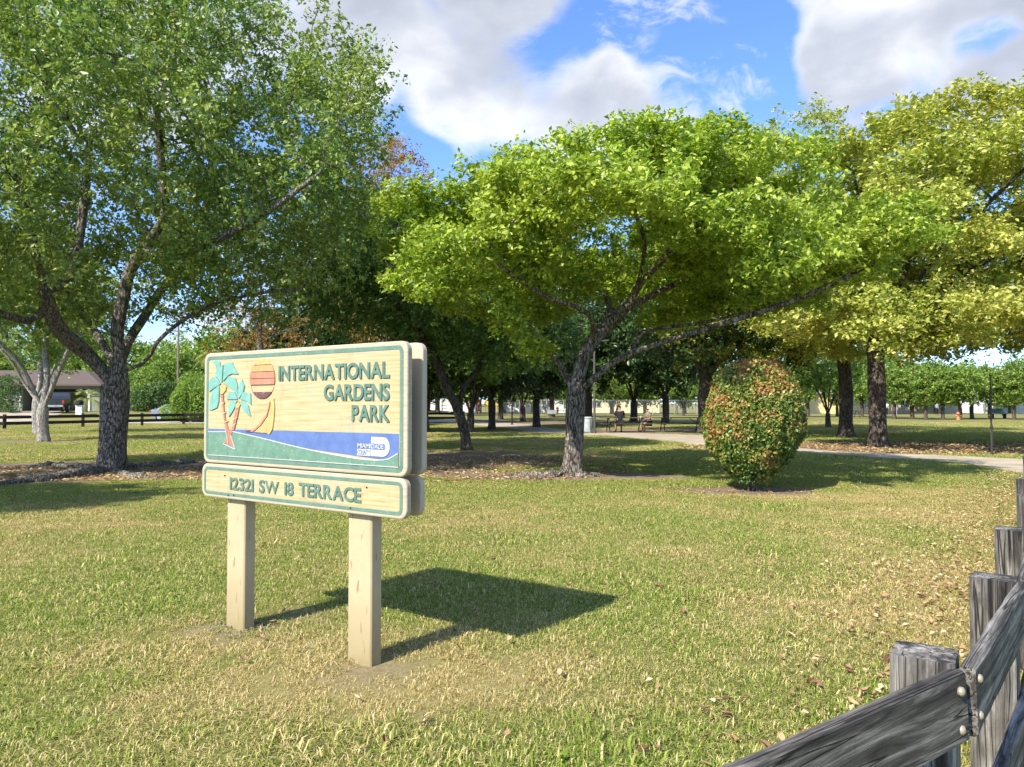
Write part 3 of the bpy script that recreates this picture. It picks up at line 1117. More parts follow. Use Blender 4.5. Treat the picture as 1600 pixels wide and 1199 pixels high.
# ================================================================== the park sign
def wood_sign_mat(name, c1, c2, c3, grain=1.0, dirt_amt=0.35):
    """pale aged timber, grain running along local x"""
    m, nt, b = new_mat(name)
    t = N(nt, 'ShaderNodeTexCoord')
    mpn = N(nt, 'ShaderNodeMapping')
    mpn.inputs['Scale'].default_value = (0.9, 4.0, 9.0)
    nt.links.new(t.outputs['Object'], mpn.inputs[0])
    wn = N(nt, 'ShaderNodeTexNoise')
    wn.inputs['Scale'].default_value = 1.6
    wn.inputs['Detail'].default_value = 2
    nt.links.new(t.outputs['Object'], wn.inputs['Vector'])
    wv = N(nt, 'ShaderNodeTexWave', wave_type='BANDS', bands_direction='Z')
    wv.inputs['Scale'].default_value = 1.1
    wv.inputs['Distortion'].default_value = 16.0
    wv.inputs['Detail'].default_value = 3.0
    wv.inputs['Detail Scale'].default_value = 0.5
    nt.links.new(mpn.outputs[0], wv.inputs['Vector'])
    n1 = N(nt, 'ShaderNodeTexNoise')
    n1.inputs['Scale'].default_value = 7
    n1.inputs['Detail'].default_value = 6
    mp2 = N(nt, 'ShaderNodeMapping')
    mp2.inputs['Scale'].default_value = (0.7, 6.0, 15.0)
    nt.links.new(t.outputs['Object'], mp2.inputs[0])
    nt.links.new(mp2.outputs[0], n1.inputs['Vector'])
    f = math_node(nt, 'ADD', math_node(nt, 'MULTIPLY', wv.outputs[0], 0.15 * grain), math_node(nt, 'MULTIPLY', n1.outputs[0], 0.95))
    r = ramp(nt, [(0.22, c1), (0.5, c2), (0.85, c3)], f)
    n3 = N(nt, 'ShaderNodeTexNoise')
    n3.inputs['Scale'].default_value = 3.3
    n3.inputs['Detail'].default_value = 6
    n3.inputs['Roughness'].default_value = 0.65
    nt.links.new(t.outputs['Object'], n3.inputs['Vector'])
    dr_ = ramp(nt, [(0.52, (0, 0, 0)), (0.72, (1, 1, 1))], n3.outputs[0])
    col = mix_col(nt, math_node(nt, 'MULTIPLY', dr_.outputs[0], dirt_amt), r.outputs[0], (0.42, 0.34, 0.24))
    n4 = N(nt, 'ShaderNodeTexNoise')
    n4.inputs['Scale'].default_value = 2.0
    nt.links.new(t.outputs['Object'], n4.inputs['Vector'])
    w_ = ramp(nt, [(0.45, (0, 0, 0)), (0.65, (1, 1, 1))], n4.outputs[0])
    col = mix_col(nt, math_node(nt, 'MULTIPLY', w_.outputs[0], 0.4), col, (0.45, 0.39, 0.30))
    n6 = N(nt, 'ShaderNodeTexNoise')
    n6.inputs['Scale'].default_value = 5.0
    n6.inputs['Detail'].default_value = 7
    n6.inputs['Roughness'].default_value = 0.7
    mp6 = N(nt, 'ShaderNodeMapping')
    mp6.inputs['Scale'].default_value = (2.2, 1.0, 0.55)
    nt.links.new(t.outputs['Object'], mp6.inputs[0])
    nt.links.new(mp6.outputs[0], n6.inputs['Vector'])
    st_ = ramp(nt, [(0.54, (0, 0, 0)), (0.66, (1, 1, 1))], n6.outputs[0])
    col = mix_col(nt, math_node(nt, 'MULTIPLY', st_.outputs[0], 0.38), col, (0.27, 0.22, 0.155))
    nt.links.new(col, b.inputs['Base Color'])
    b.inputs['Roughness'].default_value = 0.62
    b.inputs['Specular IOR Level'].default_value = 0.25
    bp = N(nt, 'ShaderNodeBump')
    bp.inputs['Strength'].default_value = 0.25
    bp.inputs['Distance'].default_value = 0.004
    nt.links.new(f, bp.inputs['Height'])
    nt.links.new(bp.outputs[0], b.inputs['Normal'])
    return m


def paint(name, col, vary=0.14, fleck=(0.6, 0.55, 0.42), amt=0.25):
    """sun-faded brush paint with worn flecks"""
    m, nt, b = new_mat(name)
    t = N(nt, 'ShaderNodeTexCoord')
    n = N(nt, 'ShaderNodeTexNoise')
    n.inputs['Scale'].default_value = 14
    n.inputs['Detail'].default_value = 6
    nt.links.new(t.outputs['Object'], n.inputs['Vector'])
    r = ramp(nt, [(0.3, tuple(c * (1 - vary) for c in col)), (0.7, tuple(min(1, c * (1 + vary)) for c in col))], n.outputs[0])
    n2 = N(nt, 'ShaderNodeTexNoise')
    n2.inputs['Scale'].default_value = 60
    n2.inputs['Detail'].default_value = 4
    nt.links.new(t.outputs['Object'], n2.inputs['Vector'])
    fl = ramp(nt, [(0.60, (0, 0, 0)), (0.70, (1, 1, 1))], n2.outputs[0])
    nt.links.new(mix_col(nt, math_node(nt, 'MULTIPLY', fl.outputs[0], amt), r.outputs[0], fleck), b.inputs['Base Color'])
    b.inputs['Roughness'].default_value = 0.55
    b.inputs['Specular IOR Level'].default_value = 0.25
    return m


M_board = wood_sign_mat('sign_board_wood', (0.305, 0.228, 0.111), (0.424, 0.346, 0.178), (0.491, 0.439, 0.27))
M_rim = wood_sign_mat('sign_rim_wood', (0.326, 0.268, 0.184), (0.43, 0.372, 0.263), (0.481, 0.432, 0.333), 0.5, 0.45)
M_backw = plain('cream_sign_back', (0.50, 0.42, 0.30), 0.6, vary=0.06, scale=3)
M_green = paint('sign_green', (0.118, 0.205, 0.158))
M_letter = paint('letter_green', (0.098, 0.178, 0.142), 0.2, (0.36, 0.42, 0.34), 0.3)
M_sea = paint('sea_blue', (0.098, 0.155, 0.345), 0.15, (0.2, 0.28, 0.5))
M_hill = paint('hill_green', (0.125, 0.235, 0.172))
M_teal = paint('frond_teal', (0.165, 0.355, 0.31))
M_ptrunk = paint('palm_trunk_brown', (0.387, 0.172, 0.116))
M_yel = paint('sun_yellow', (0.503, 0.348, 0.142))
M_orange = paint('sun_orange', (0.477, 0.284, 0.123))
M_salmon = paint('sun_salmon', (0.426, 0.2, 0.129))
M_plum = paint('sun_plum', (0.138, 0.065, 0.065))
M_white = paint('sign_white', (0.523, 0.51, 0.483), 0.05, (0.6, 0.6, 0.6))
M_nail = plain('dark_nail', (0.03, 0.025, 0.02), 0.6)
TH = R(34.5)
S0 = np.array([-0.883, 4.30]) + 0.045 * np.array([-math.sin(TH), -math.cos(TH)]) - 0.525 * np.array([math.cos(TH), -math.sin(TH)])
sign = empty('park_sign', (S0[0], S0[1], 0), -TH)
tag(sign, 'two post carved wooden park sign with palms, sun and sailboat in the foreground lawn', 'sign')
# local frame: x along the board, y = 0 at the board's front face (+y away from the viewer), z up


def round_rect(x0, x1, z0, z1, r, k=7):
    pts = []
    for cx, cz, a0 in ((x1 - r, z0 + r, -90), (x1 - r, z1 - r, 0), (x0 + r, z1 - r, 90), (x0 + r, z0 + r, 180)):
        for i in range(k + 1):
            a = R(a0 + 90 * i / k)
            pts.append((cx + r * math.cos(a), cz + r * math.sin(a)))
    return pts


def board(name, x0, x1, z0, z1, r, y0, y1, m, ch=0.008, parent=None):
    """rounded board with eased edges between y0 (front) and y1"""
    rings = [(round_rect(x0 + ch, x1 - ch, z0 + ch, z1 - ch, r - ch), y0), (round_rect(x0 + ch * 0.3, x1 - ch * 0.3, z0 + ch * 0.3, z1 - ch * 0.3, r - ch * 0.3), y0 + ch * 0.3),
             (round_rect(x0, x1, z0, z1, r), y0 + ch), (round_rect(x0, x1, z0, z1, r), y1 - ch),
             (round_rect(x0 + ch, x1 - ch, z0 + ch, z1 - ch, r - ch), y1)]
    mb = MB()
    n = len(rings[0][0])
    vs = [(p[0], y, p[1]) for ring, y in rings for p in ring]
    fs = [tuple(range(n)), tuple((len(rings) - 1) * n + i for i in range(n - 1, -1, -1))]
    for q in range(len(rings) - 1):
        for i in range(n):
            fs.append((q * n + i, (q + 1) * n + i, (q + 1) * n + (i + 1) % n, q * n + (i + 1) % n))
    mb.add(vs, fs)
    return mb.build(name, m, parent)


def ring_part(name, outer, inner, y0, y1, m, parent):
    n = len(outer)
    vs = [(p[0], y, p[1]) for y in (y0, y1) for ring in (outer, inner) for p in ring]
    fs = []
    for i in range(n):
        j = (i + 1) % n
        fs += [(i, j, n + j, n + i), (2 * n + i, 3 * n + i, 3 * n + j, 2 * n + j), (i, 2 * n + i, 2 * n + j, j), (n + i, n + j, 3 * n + j, 3 * n + i)]
    return MB().add(vs, fs).build(name, m, parent)


BT = 0.044                                     # board thickness
BX0, BX1, BZ0, BZ1 = -0.95, 0.936, 1.098, 1.846
AX0, AX1, AZ0, AZ1 = -0.968, 0.932, 0.866, 1.092
GAPB = 0.092
panel = board('sign_panel', BX0, BX1, BZ0, BZ1, 0.055, 0.0, BT, M_rim, parent=sign)
addr = board('address_panel', AX0, AX1, AZ0, AZ1, 0.055, 0.002, BT, M_rim, parent=sign)
board('back_panel', BX0 + 0.01, BX1 - 0.01, BZ0, BZ1, 0.055, BT + GAPB, 2 * BT + GAPB, M_backw, parent=sign)
board('back_address_panel', AX0 + 0.03, AX1 - 0.02, AZ0, AZ1, 0.055, BT + GAPB + 0.002, 2 * BT + GAPB, M_backw, parent=sign)
rim, grn = 0.030, 0.023
ring_part('border', round_rect(BX0 + rim, BX1 - rim, BZ0 + 0.024, BZ1 - 0.024, 0.038), round_rect(BX0 + rim + grn, BX1 - rim - grn, BZ0 + 0.024 + grn, BZ1 - 0.024 - grn, 0.02), -0.0022, 0.004, M_green, panel)
FX0, FX1, FZ0, FZ1 = BX0 + rim + grn + 0.004, BX1 - rim - grn - 0.004, BZ0 + 0.024 + grn + 0.004, BZ1 - 0.024 - grn - 0.004
MB().prism(round_rect(FX0, FX1, FZ0, FZ1, 0.012), -0.0012, 0.003).build('field', M_board, panel)
ring_part('border', round_rect(AX0 + rim, AX1 - rim, AZ0 + 0.021, AZ1 - 0.021, 0.038), round_rect(AX0 + rim + 0.019, AX1 - rim - 0.019, AZ0 + 0.04, AZ1 - 0.04, 0.021), -0.0004, 0.004, M_green, addr)
MB().prism(round_rect(AX0 + 0.053, AX1 - 0.053, AZ0 + 0.044, AZ1 - 0.044, 0.016), 0.0008, 0.004).build('field', M_board, addr)
HILL = [(-0.889, 1.3085), (-0.6993, 1.313), (-0.6099, 1.3149), (-0.5027, 1.3024), (-0.36, 1.286), (-0.2237, 1.2687), (-0.05, 1.245), (0.0618, 1.2315), (0.20, 1.216), (0.3469, 1.2018), (0.46, 1.192), (0.5692, 1.1849),
        (0.6965, 1.1824), (0.76, 1.187), (0.8032, 1.1947), (0.84, 1.2125), (FX1 - 0.006, 1.2274)]
SEA_T = [(FX0 + 0.003, 1.329), (FX1 - 0.003, 1.3345)]
MB().prism([(FX0 + 0.003, 1.29), (FX1 - 0.003, 1.18)] + SEA_T[::-1], -0.0028, 0.001).build('sea', M_sea, panel)
MB().prism([(FX0 + 0.003, FZ0 + 0.003), (FX1 - 0.003, FZ0 + 0.003)] + HILL[::-1], -0.0050, 0.001).build('hill', M_hill, panel)


def ribbon(line, w, y0, y1):
    L = np.array(line, float)
    t = unit(np.gradient(L, axis=0))
    nn = np.stack([-t[:, 1], t[:, 0]], 1)
    up_, dn_ = L + nn * w / 2, L - nn * w / 2
    return [tuple(p) for p in up_] + [tuple(p) for p in dn_[::-1]]


def ribbon_part(name, line, w, y0, y1, m, parent):
    L = np.array(line, float)
    t = unit(np.gradient(L, axis=0))
    nn = np.stack([-t[:, 1], t[:, 0]], 1)
    n = len(L)
    vs = []
    for y in (y0, y1):
        for s in (1, -1):
            vs += [(p[0], y, p[1]) for p in L + s * nn * w / 2]
    fs = []
    for i in range(n - 1):
        fs += [(i, i + 1, n + i + 1, n + i), (2 * n + i, 3 * n + i, 3 * n + i + 1, 2 * n + i + 1), (i, 2 * n + i, 2 * n + i + 1, i + 1), (n + i, n + i + 1, 3 * n + i + 1, 3 * n + i)]
    return MB().add(vs, fs).build(name, m, parent)


ribbon_part('hill_outline', HILL, 0.005, -0.0066, 0.0, M_white, panel)
ribbon_part('base_line', [(FX0 + 0.004, FZ0 + 0.002), (0, FZ0 + 0.003), (FX1 - 0.004, FZ0 + 0.002)], 0.004, -0.0058, 0.0, M_white, panel)
ART = [
    ('palm_frond', M_teal, [[(-0.7405, 1.6449), (-0.8131, 1.6955), (-0.7983, 1.7321), (-0.8143, 1.7634), (-0.8458, 1.7861), (-0.7994, 1.7938), (-0.7633, 1.7834), (-0.7525, 1.7493), (-0.7274, 1.7609), (-0.7356, 1.651)],
                            [(-0.7254, 1.6508), (-0.7123, 1.7665), (-0.6623, 1.7741), (-0.6225, 1.7729), (-0.5972, 1.7329), (-0.5574, 1.6959), (-0.6262, 1.7004), (-0.6658, 1.6892)],
                            [(-0.7505, 1.6359), (-0.8078, 1.6861), (-0.8697, 1.6688), (-0.8847, 1.6287), (-0.8786, 1.582), (-0.8321, 1.6032)],
                            [(-0.7606, 1.6299), (-0.8422, 1.5878), (-0.867, 1.523), (-0.8762, 1.4579), (-0.8398, 1.4581), (-0.7885, 1.4736), (-0.7688, 1.5166), (-0.7649, 1.584)],
                            [(-0.71, 1.6353), (-0.6657, 1.6831), (-0.5863, 1.6664), (-0.566, 1.6241), (-0.56, 1.5521), (-0.6046, 1.5885), (-0.6645, 1.6164)],
                            [(-0.5548, 1.5341), (-0.5607, 1.594), (-0.5181, 1.6592), (-0.4905, 1.617), (-0.5024, 1.5815), (-0.5356, 1.546)],
                            [(-0.5645, 1.5294), (-0.683, 1.5286), (-0.6589, 1.5769), (-0.5995, 1.5794), (-0.5746, 1.5522)],
                            [(-0.5353, 1.5311), (-0.5071, 1.5756), (-0.426, 1.566), (-0.4201, 1.4924), (-0.4631, 1.516), (-0.5063, 1.525)],
                            [(-0.5692, 1.5192), (-0.5977, 1.4682), (-0.656, 1.4106), (-0.6571, 1.474), (-0.6479, 1.5164)],
                            [(-0.5352, 1.5191), (-0.4869, 1.5101), (-0.4484, 1.4865), (-0.4237, 1.4188), (-0.4618, 1.4332), (-0.515, 1.4655)]]),
    ('coconut', M_yel, [[(-0.7553, 1.6207), (-0.715, 1.6323), (-0.6845, 1.6136), (-0.6941, 1.5894), (-0.7239, 1.5653), (-0.7543, 1.5625)],
                        [(-0.5834, 1.4923), (-0.5497, 1.5162), (-0.5347, 1.4923), (-0.5489, 1.4714), (-0.5831, 1.4743)]]),
    ('palm_trunk', M_ptrunk, [[(-0.7461, 1.5594), (-0.7188, 1.5592), (-0.7124, 1.4861), (-0.6959, 1.4071), (-0.6596, 1.3289), (-0.6239, 1.2695), (-0.5884, 1.2046), (-0.643, 1.2268), (-0.6633, 1.2564), (-0.6897, 1.3344), (-0.7164, 1.4252), (-0.7328, 1.4982)],
                              [(-0.5781, 1.4683), (-0.546, 1.4684), (-0.5626, 1.4145), (-0.5907, 1.3423), (-0.6001, 1.3211), (-0.622, 1.3327), (-0.606, 1.378), (-0.5921, 1.4262)],
                              [(-0.6546, 1.329), (-0.615, 1.325), (-0.6242, 1.2905), (-0.6374, 1.3053)], [(-0.7081, 1.2369), (-0.6756, 1.273), (-0.653, 1.2337)]]),
    ('sail', M_salmon, [[(-0.2316, 1.5127), (-0.2577, 1.4406), (-0.3161, 1.3821), (-0.3711, 1.3434), (-0.4363, 1.3186), (-0.3968, 1.3177), (-0.3232, 1.3599), (-0.2601, 1.4175), (-0.2303, 1.4868)]]),
    ('sail', M_yel, [[(-0.1915, 1.5327), (-0.1818, 1.4755), (-0.1897, 1.4011), (-0.2023, 1.3379), (-0.2332, 1.3029), (-0.2559, 1.3138), (-0.3856, 1.3168), (-0.3121, 1.3578), (-0.2492, 1.4165), (-0.2213, 1.4868), (-0.211, 1.5213)]]),
    ('hull', M_plum, [[(-0.4743, 1.3178), (-0.4363, 1.3295), (-0.4100, 1.3150)]]),
]
for nm, m, polys in ART:
    for pl in polys:
        MB().prism(pl, -0.0085, 0.0).build(nm, m, panel)
# thin cream carving lines across the palm stems and around the trunk foot
for ln in ([(-0.746, 1.497), (-0.705, 1.507)], [(-0.732, 1.432), (-0.690, 1.440)], [(-0.712, 1.372), (-0.665, 1.383)], [(-0.605, 1.395), (-0.560, 1.412)], [(-0.618, 1.348), (-0.578, 1.372)],
           [(-0.655, 1.2200), (-0.690, 1.330)], [(-0.712, 1.232), (-0.580, 1.198)], [(-0.585, 1.2), (-0.632, 1.29)]):
    ribbon_part('carved_line', ln, 0.004, -0.0098, 0.0, M_white, panel)
SC, SR = (-0.3095, 1.6585), 0.1265
cuts = [1.785, 1.7485, 1.7048, 1.6611, 1.6204, 1.5767, 1.532]
for i, m in enumerate((M_yel, M_orange, M_salmon, M_salmon, None, M_plum)):
    if m is None:
        continue
    zt, zb = cuts[i] - 0.0018, cuts[i + 1] + 0.0018
    zt, zb = min(zt, SC[1] + SR - 0.001), max(zb, SC[1] - SR + 0.001)
    zz = np.linspace(zb, zt, 9)
    hw = np.sqrt(np.maximum(SR ** 2 - (zz - SC[1]) ** 2, 1e-6))
    pl = [(SC[0] + w, z) for w, z in zip(hw, zz)] + [(SC[0] - w, z) for w, z in zip(hw[::-1], zz[::-1])]
    MB().prism(pl, -0.0085, 0.0).build('sun_band', m, panel)
    ribbon_part('sun_groove', [(SC[0] - hw[0] + 0.002, zb - 0.0018), (SC[0] + hw[0] - 0.002, zb - 0.0018)], 0.0022, -0.0035, 0.0, M_nail, panel)
ca = [R(a) for a in range(200, 342, 8)]
ribbon_part('sun_edge', [(SC[0] + SR * math.cos(a), SC[1] + SR * math.sin(a)) for a in ca], 0.003, -0.0040, 0.0, M_ptrunk, panel)


def glyph_mesh(ch_, bold):
    c = bpy.data.curves.new('glyph', 'FONT')
    c.body = ch_
    c.size = 1.0
    c.offset = bold
    c.extrude = 0.5
    c.resolution_u = 4
    o = bpy.data.objects.new('glyph', c)
    COL.objects.link(o)
    dg = bpy.context.evaluated_depsgraph_get()
    me = bpy.data.meshes.new_from_object(o.evaluated_get(dg))
    bpy.data.objects.remove(o)
    bpy.data.curves.remove(c)
    me.materials.clear()
    return me


def write(text, x0, x1, z0, cap, m, parent, yface, depth=0.005, bold=0.014, name='letter', spacing=0.05):
    """raised letters between x0 and x1 standing on z0 with capital height cap"""
    items, pen = [], 0.0
    for c in text:
        if c == ' ':
            pen += 0.30
            continue
        me = glyph_mesh(c, bold if c not in 'MW' else bold * 0.3)
        co = np.array([v.co[:] for v in me.vertices])
        lo, hi = co[:, 0].min(), co[:, 0].max()
        items.append((me, co, pen - lo, co[:, 1].min(), co[:, 1].max()))
        pen += hi - lo + spacing * (0.6 if c in 'ALTP' else 1.0)
    pen -= spacing
    base_cap = 0.70
    for me, co, off, *_ in items:
        base_cap = max(base_cap, 0.0)
    hts = [it[4] - max(0, it[3]) for it in items]
    H = float(np.median([it[4] for it in items]))
    for me, co, off, zlo, zhi in items:
        v = np.empty_like(co)
        v[:, 0] = x0 + (co[:, 0] + off) * (x1 - x0) / pen
        v[:, 2] = z0 + co[:, 1] * cap / H
        v[:, 1] = yface - depth / 2 + co[:, 2] * -depth
        me.vertices.foreach_set('co', v.astype(np.float32).ravel())
        fix_normals(me)
        me.update()
        link_mesh(name, me, m, parent)


write('INTERNATIONAL', -0.146, 0.806, 1.647, 0.088, M_letter, panel, -0.001, 0.008, 0.025)
write('GARDENS', 0.274, 0.807, 1.523, 0.090, M_letter, panel, -0.001, 0.008, 0.025)
write('PARK', 0.511, 0.808, 1.402, 0.090, M_letter, panel, -0.001, 0.008, 0.025)
write('12321', -0.641, -0.392, 0.934, 0.078, M_letter, addr, 0.001, 0.006, 0.020)
write('SW', -0.335, -0.140, 0.934, 0.078, M_letter, addr, 0.001, 0.006, 0.022)
write('18', -0.084, 0.000, 0.936, 0.078, M_letter, addr, 0.001, 0.006, 0.020)
write('TERRACE', 0.050, 0.586, 0.938, 0.080, M_letter, addr, 0.001, 0.006, 0.024)
# county emblem: white half-round field, blue word bar, small words
dp = [(0.668, 1.2045), (0.745, 1.2045)] + [(0.757 + 0.053 * math.cos(R(a)), 1.2585 + 0.054 * math.sin(R(a))) for a in range(-84, 90, 12)] + [(0.745, 1.3125), (0.668, 1.3125)]
emb = MB().prism(dp, -0.0062, 0.0).build('emblem', M_white, panel)
MB().prism(round_rect(0.6675, 0.775, 1.2425, 1.2765, 0.008, 3), -0.0074, -0.0060).build('word_bar', M_sea, emb)
MB().prism([(0.556, 1.2045), (0.6635, 1.2045), (0.6635, 1.2415), (0.556, 1.2415)], -0.0064, 0.0).build('word_plate', M_white, emb)
write('MIAMI', 0.556, 0.661, 1.248, 0.025, M_white, emb, -0.0026, 0.003, 0.0)
write('DADE', 0.670, 0.765, 1.248, 0.024, M_white, emb, -0.0074, 0.0012, 0.0)
write('COUNTY', 0.560, 0.660, 1.2095, 0.027, M_sea, emb, -0.0064, 0.0012, 0.012)
for x, z in ((-0.665, 1.168), (0.62, 1.158), (-0.05, 1.165), (-0.70, 1.02), (0.63, 1.026), (-0.66, 0.893), (0.50, 0.90), (-0.6, 0.897)):
    a = [R(q) for q in range(0, 360, 45)]
    MB().prism([(x + 0.0035 * math.cos(q), z + 0.0045 * math.sin(q)) for q in a], -0.0062, 0.002).build('nail', M_nail, panel if z > 1.095 else addr)

mpost, nt, b = new_mat('cream_post_paint')
t = N(nt, 'ShaderNodeTexCoord')
n1 = N(nt, 'ShaderNodeTexNoise')
n1.inputs['Scale'].default_value = 5
n1.inputs['Detail'].default_value = 8
n1.inputs['Roughness'].default_value = 0.7
nt.links.new(t.outputs['Object'], n1.inputs['Vector'])
c0 = ramp(nt, [(0.3, (0.41, 0.325, 0.19)), (0.7, (0.48, 0.40, 0.255))], n1.outputs[0])
sx = N(nt, 'ShaderNodeSeparateXYZ')
nt.links.new(t.outputs['Object'], sx.inputs[0])
lowm = N(nt, 'ShaderNodeMapRange')
lowm.inputs['From Min'].default_value = 0.42
lowm.inputs['From Max'].default_value = 0.02
nt.links.new(sx.outputs[2], lowm.inputs[0])
alg = math_node(nt, 'MULTIPLY', math_node(nt, 'MULTIPLY', lowm.outputs[0], n1.outputs[0]), 1.5, True)
c1 = mix_col(nt, alg, c0.outputs[0], (0.26, 0.21, 0.10))
n5 = N(nt, 'ShaderNodeTexNoise')
n5.inputs['Scale'].default_value = 28
mq = N(nt, 'ShaderNodeMapping')
mq.inputs['Scale'].default_value = (1, 1, 0.16)
nt.links.new(t.outputs['Object'], mq.inputs[0])
nt.links.new(mq.outputs[0], n5.inputs['Vector'])
ck = ramp(nt, [(0.655, (0, 0, 0)), (0.69, (1, 1, 1))], n5.outputs[0])
c2 = mix_col(nt, math_node(nt, 'MULTIPLY', ck.outputs[0], 0.75), c1, (0.24, 0.15, 0.07))
nt.links.new(c2, b.inputs['Base Color'])
b.inputs['Roughness'].default_value = 0.6
bp = N(nt, 'ShaderNodeBump')
bp.inputs['Strength'].default_value = 0.2
bp.inputs['Distance'].default_value = 0.004
nt.links.new(n5.outputs[0], bp.inputs['Height'])
nt.links.new(bp.outputs[0], b.inputs['Normal'])
for px in (-0.645, 0.525):
    mb = MB()
    mb.box((0, 0, 0.79), (0.192, 0.089, 1.82), 0, 0.008)
    o = mb.build('post', mpost, sign)
    o.location = (px, BT + GAPB / 2, 0)
# crumbled concrete footing at the left post
mb = MB()
for k in range(46):
    a, r_ = rg.uniform(0, 6.28), rg.uniform(0.06, 0.19)
    mb.box((r_ * math.cos(a) * 1.2, r_ * math.sin(a), 0.012), (rg.uniform(0.008, 0.024), rg.uniform(0.008, 0.022), 0.012), rg.uniform(0, 3), 0.003)
o = mb.build('footing_rubble', plain('grey_rubble', (0.22, 0.19, 0.15), 0.9), sign)
o.location = (-0.60, 0.06, 0)
tag(o, kind='stuff')

# ================================================================== weathered rail fence in the right foreground
def weathered(name, axis):
    m, nt, b = new_mat(name)
    t = N(nt, 'ShaderNodeTexCoord')
    mpn = N(nt, 'ShaderNodeMapping')
    sc = [14.0, 14.0, 14.0]
    sc[axis] = 0.9
    mpn.inputs['Scale'].default_value = sc
    nt.links.new(t.outputs['Object'], mpn.inputs[0])
    oi = N(nt, 'ShaderNodeObjectInfo')
    sh = N(nt, 'ShaderNodeVectorMath', operation='SCALE')
    cmb = N(nt, 'ShaderNodeCombineXYZ')
    for k in range(3):
        nt.links.new(oi.outputs['Random'], cmb.inputs[k])
    nt.links.new(cmb.outputs[0], sh.inputs[0])
    sh.inputs['Scale'].default_value = 40
    ad = N(nt, 'ShaderNodeVectorMath', operation='ADD')
    nt.links.new(mpn.outputs[0], ad.inputs[0])
    nt.links.new(sh.outputs[0], ad.inputs[1])
    n1 = N(nt, 'ShaderNodeTexNoise')
    n1.inputs['Scale'].default_value = 2.2
    n1.inputs['Detail'].default_value = 9
    n1.inputs['Roughness'].default_value = 0.68
    n1.inputs['Distortion'].default_value = 0.9
    nt.links.new(ad.outputs[0], n1.inputs['Vector'])
    n2 = N(nt, 'ShaderNodeTexNoise')
    n2.inputs['Scale'].default_value = 0.55
    n2.inputs['Detail'].default_value = 5
    nt.links.new(ad.outputs[0], n2.inputs['Vector'])
    n3 = N(nt, 'ShaderNodeTexNoise')
    n3.inputs['Scale'].default_value = 5.5
    n3.inputs['Detail'].default_value = 6
    n3.inputs['Roughness'].default_value = 0.7
    nt.links.new(t.outputs['Object'], n3.inputs['Vector'])
    f = math_node(nt, 'ADD', math_node(nt, 'MULTIPLY', n1.outputs[0], 0.62), math_node(nt, 'MULTIPLY', n2.outputs[0], 0.38))
    r = ramp(nt, [(0.37, (0.014, 0.012, 0.010)), (0.455, (0.065, 0.058, 0.050)), (0.53, (0.19, 0.175, 0.152)), (0.62, (0.42, 0.395, 0.35))], f)
    bl = ramp(nt, [(0.46, (0, 0, 0)), (0.62, (1, 1, 1))], n3.outputs[0])
    col = mix_col(nt, math_node(nt, 'MULTIPLY', bl.outputs[0], 0.42), r.outputs[0], (0.040, 0.036, 0.031))
    mc_ = N(nt, 'ShaderNodeMapping')
    scc = [26.0, 26.0, 26.0]
    scc[axis] = 0.8
    mc_.inputs['Scale'].default_value = scc
    nt.links.new(t.outputs['Object'], mc_.inputs[0])
    ac_ = N(nt, 'ShaderNodeVectorMath', operation='ADD')
    nt.links.new(mc_.outputs[0], ac_.inputs[0])
    nt.links.new(sh.outputs[0], ac_.inputs[1])
    nc_ = N(nt, 'ShaderNodeTexNoise')
    nc_.inputs['Scale'].default_value = 1.0
    nc_.inputs['Detail'].default_value = 2.5
    nc_.inputs['Distortion'].default_value = 0.5
    nt.links.new(ac_.outputs[0], nc_.inputs['Vector'])
    cd_ = math_node(nt, 'ABSOLUTE', math_node(nt, 'SUBTRACT', nc_.outputs[0], 0.5))
    ck_ = ramp(nt, [(0.004, (1, 1, 1)), (0.016, (0, 0, 0))], cd_)
    col = mix_col(nt, math_node(nt, 'MULTIPLY', ck_.outputs[0], 0.85), col, (0.008, 0.007, 0.006))
    f = math_node(nt, 'SUBTRACT', f, math_node(nt, 'MULTIPLY', ck_.outputs[0], 0.5))
    nt.links.new(col, b.inputs['Base Color'])
    b.inputs['Roughness'].default_value = 0.78
    b.inputs['Specular IOR Level'].default_value = 0.3
    bp = N(nt, 'ShaderNodeBump')
    bp.inputs['Strength'].default_value = 0.9
    bp.inputs['Distance'].default_value = 0.012
    nt.links.new(f, bp.inputs['Height'])
    nt.links.new(bp.outputs[0], b.inputs['Normal'])
    return m


M_fpost = weathered('weathered_post_wood', 2)
M_frail = weathered('weathered_rail_wood', 0)
M_bolt = plain('galvanised_bolt', (0.40, 0.34, 0.26), 0.45, 0.3)
FP = [(1.16, 2.10, 0.80), (1.98, 3.07, 0.785), (2.87, 4.26, 0.785), (4.02, 5.78, 0.785), (4.94, 7.10, 0.78), (6.05, 8.66, 0.785), (7.2, 10.3, 0.78), (8.35, 11.9, 0.78)]
fence = empty('rail_fence', (1.16, 2.08, 0))
tag(fence, 'weathered grey timber post and rail fence running along the right foreground', 'fence')
fdir = np.array([6.05 - 1.16, 8.66 - 2.08])
fdir /= np.linalg.norm(fdir)
fside = np.array([fdir[1], -fdir[0]])                   # outer side, towards the viewer's right
frz = math.atan2(fdir[1], fdir[0])
rf = np.random.default_rng(12)


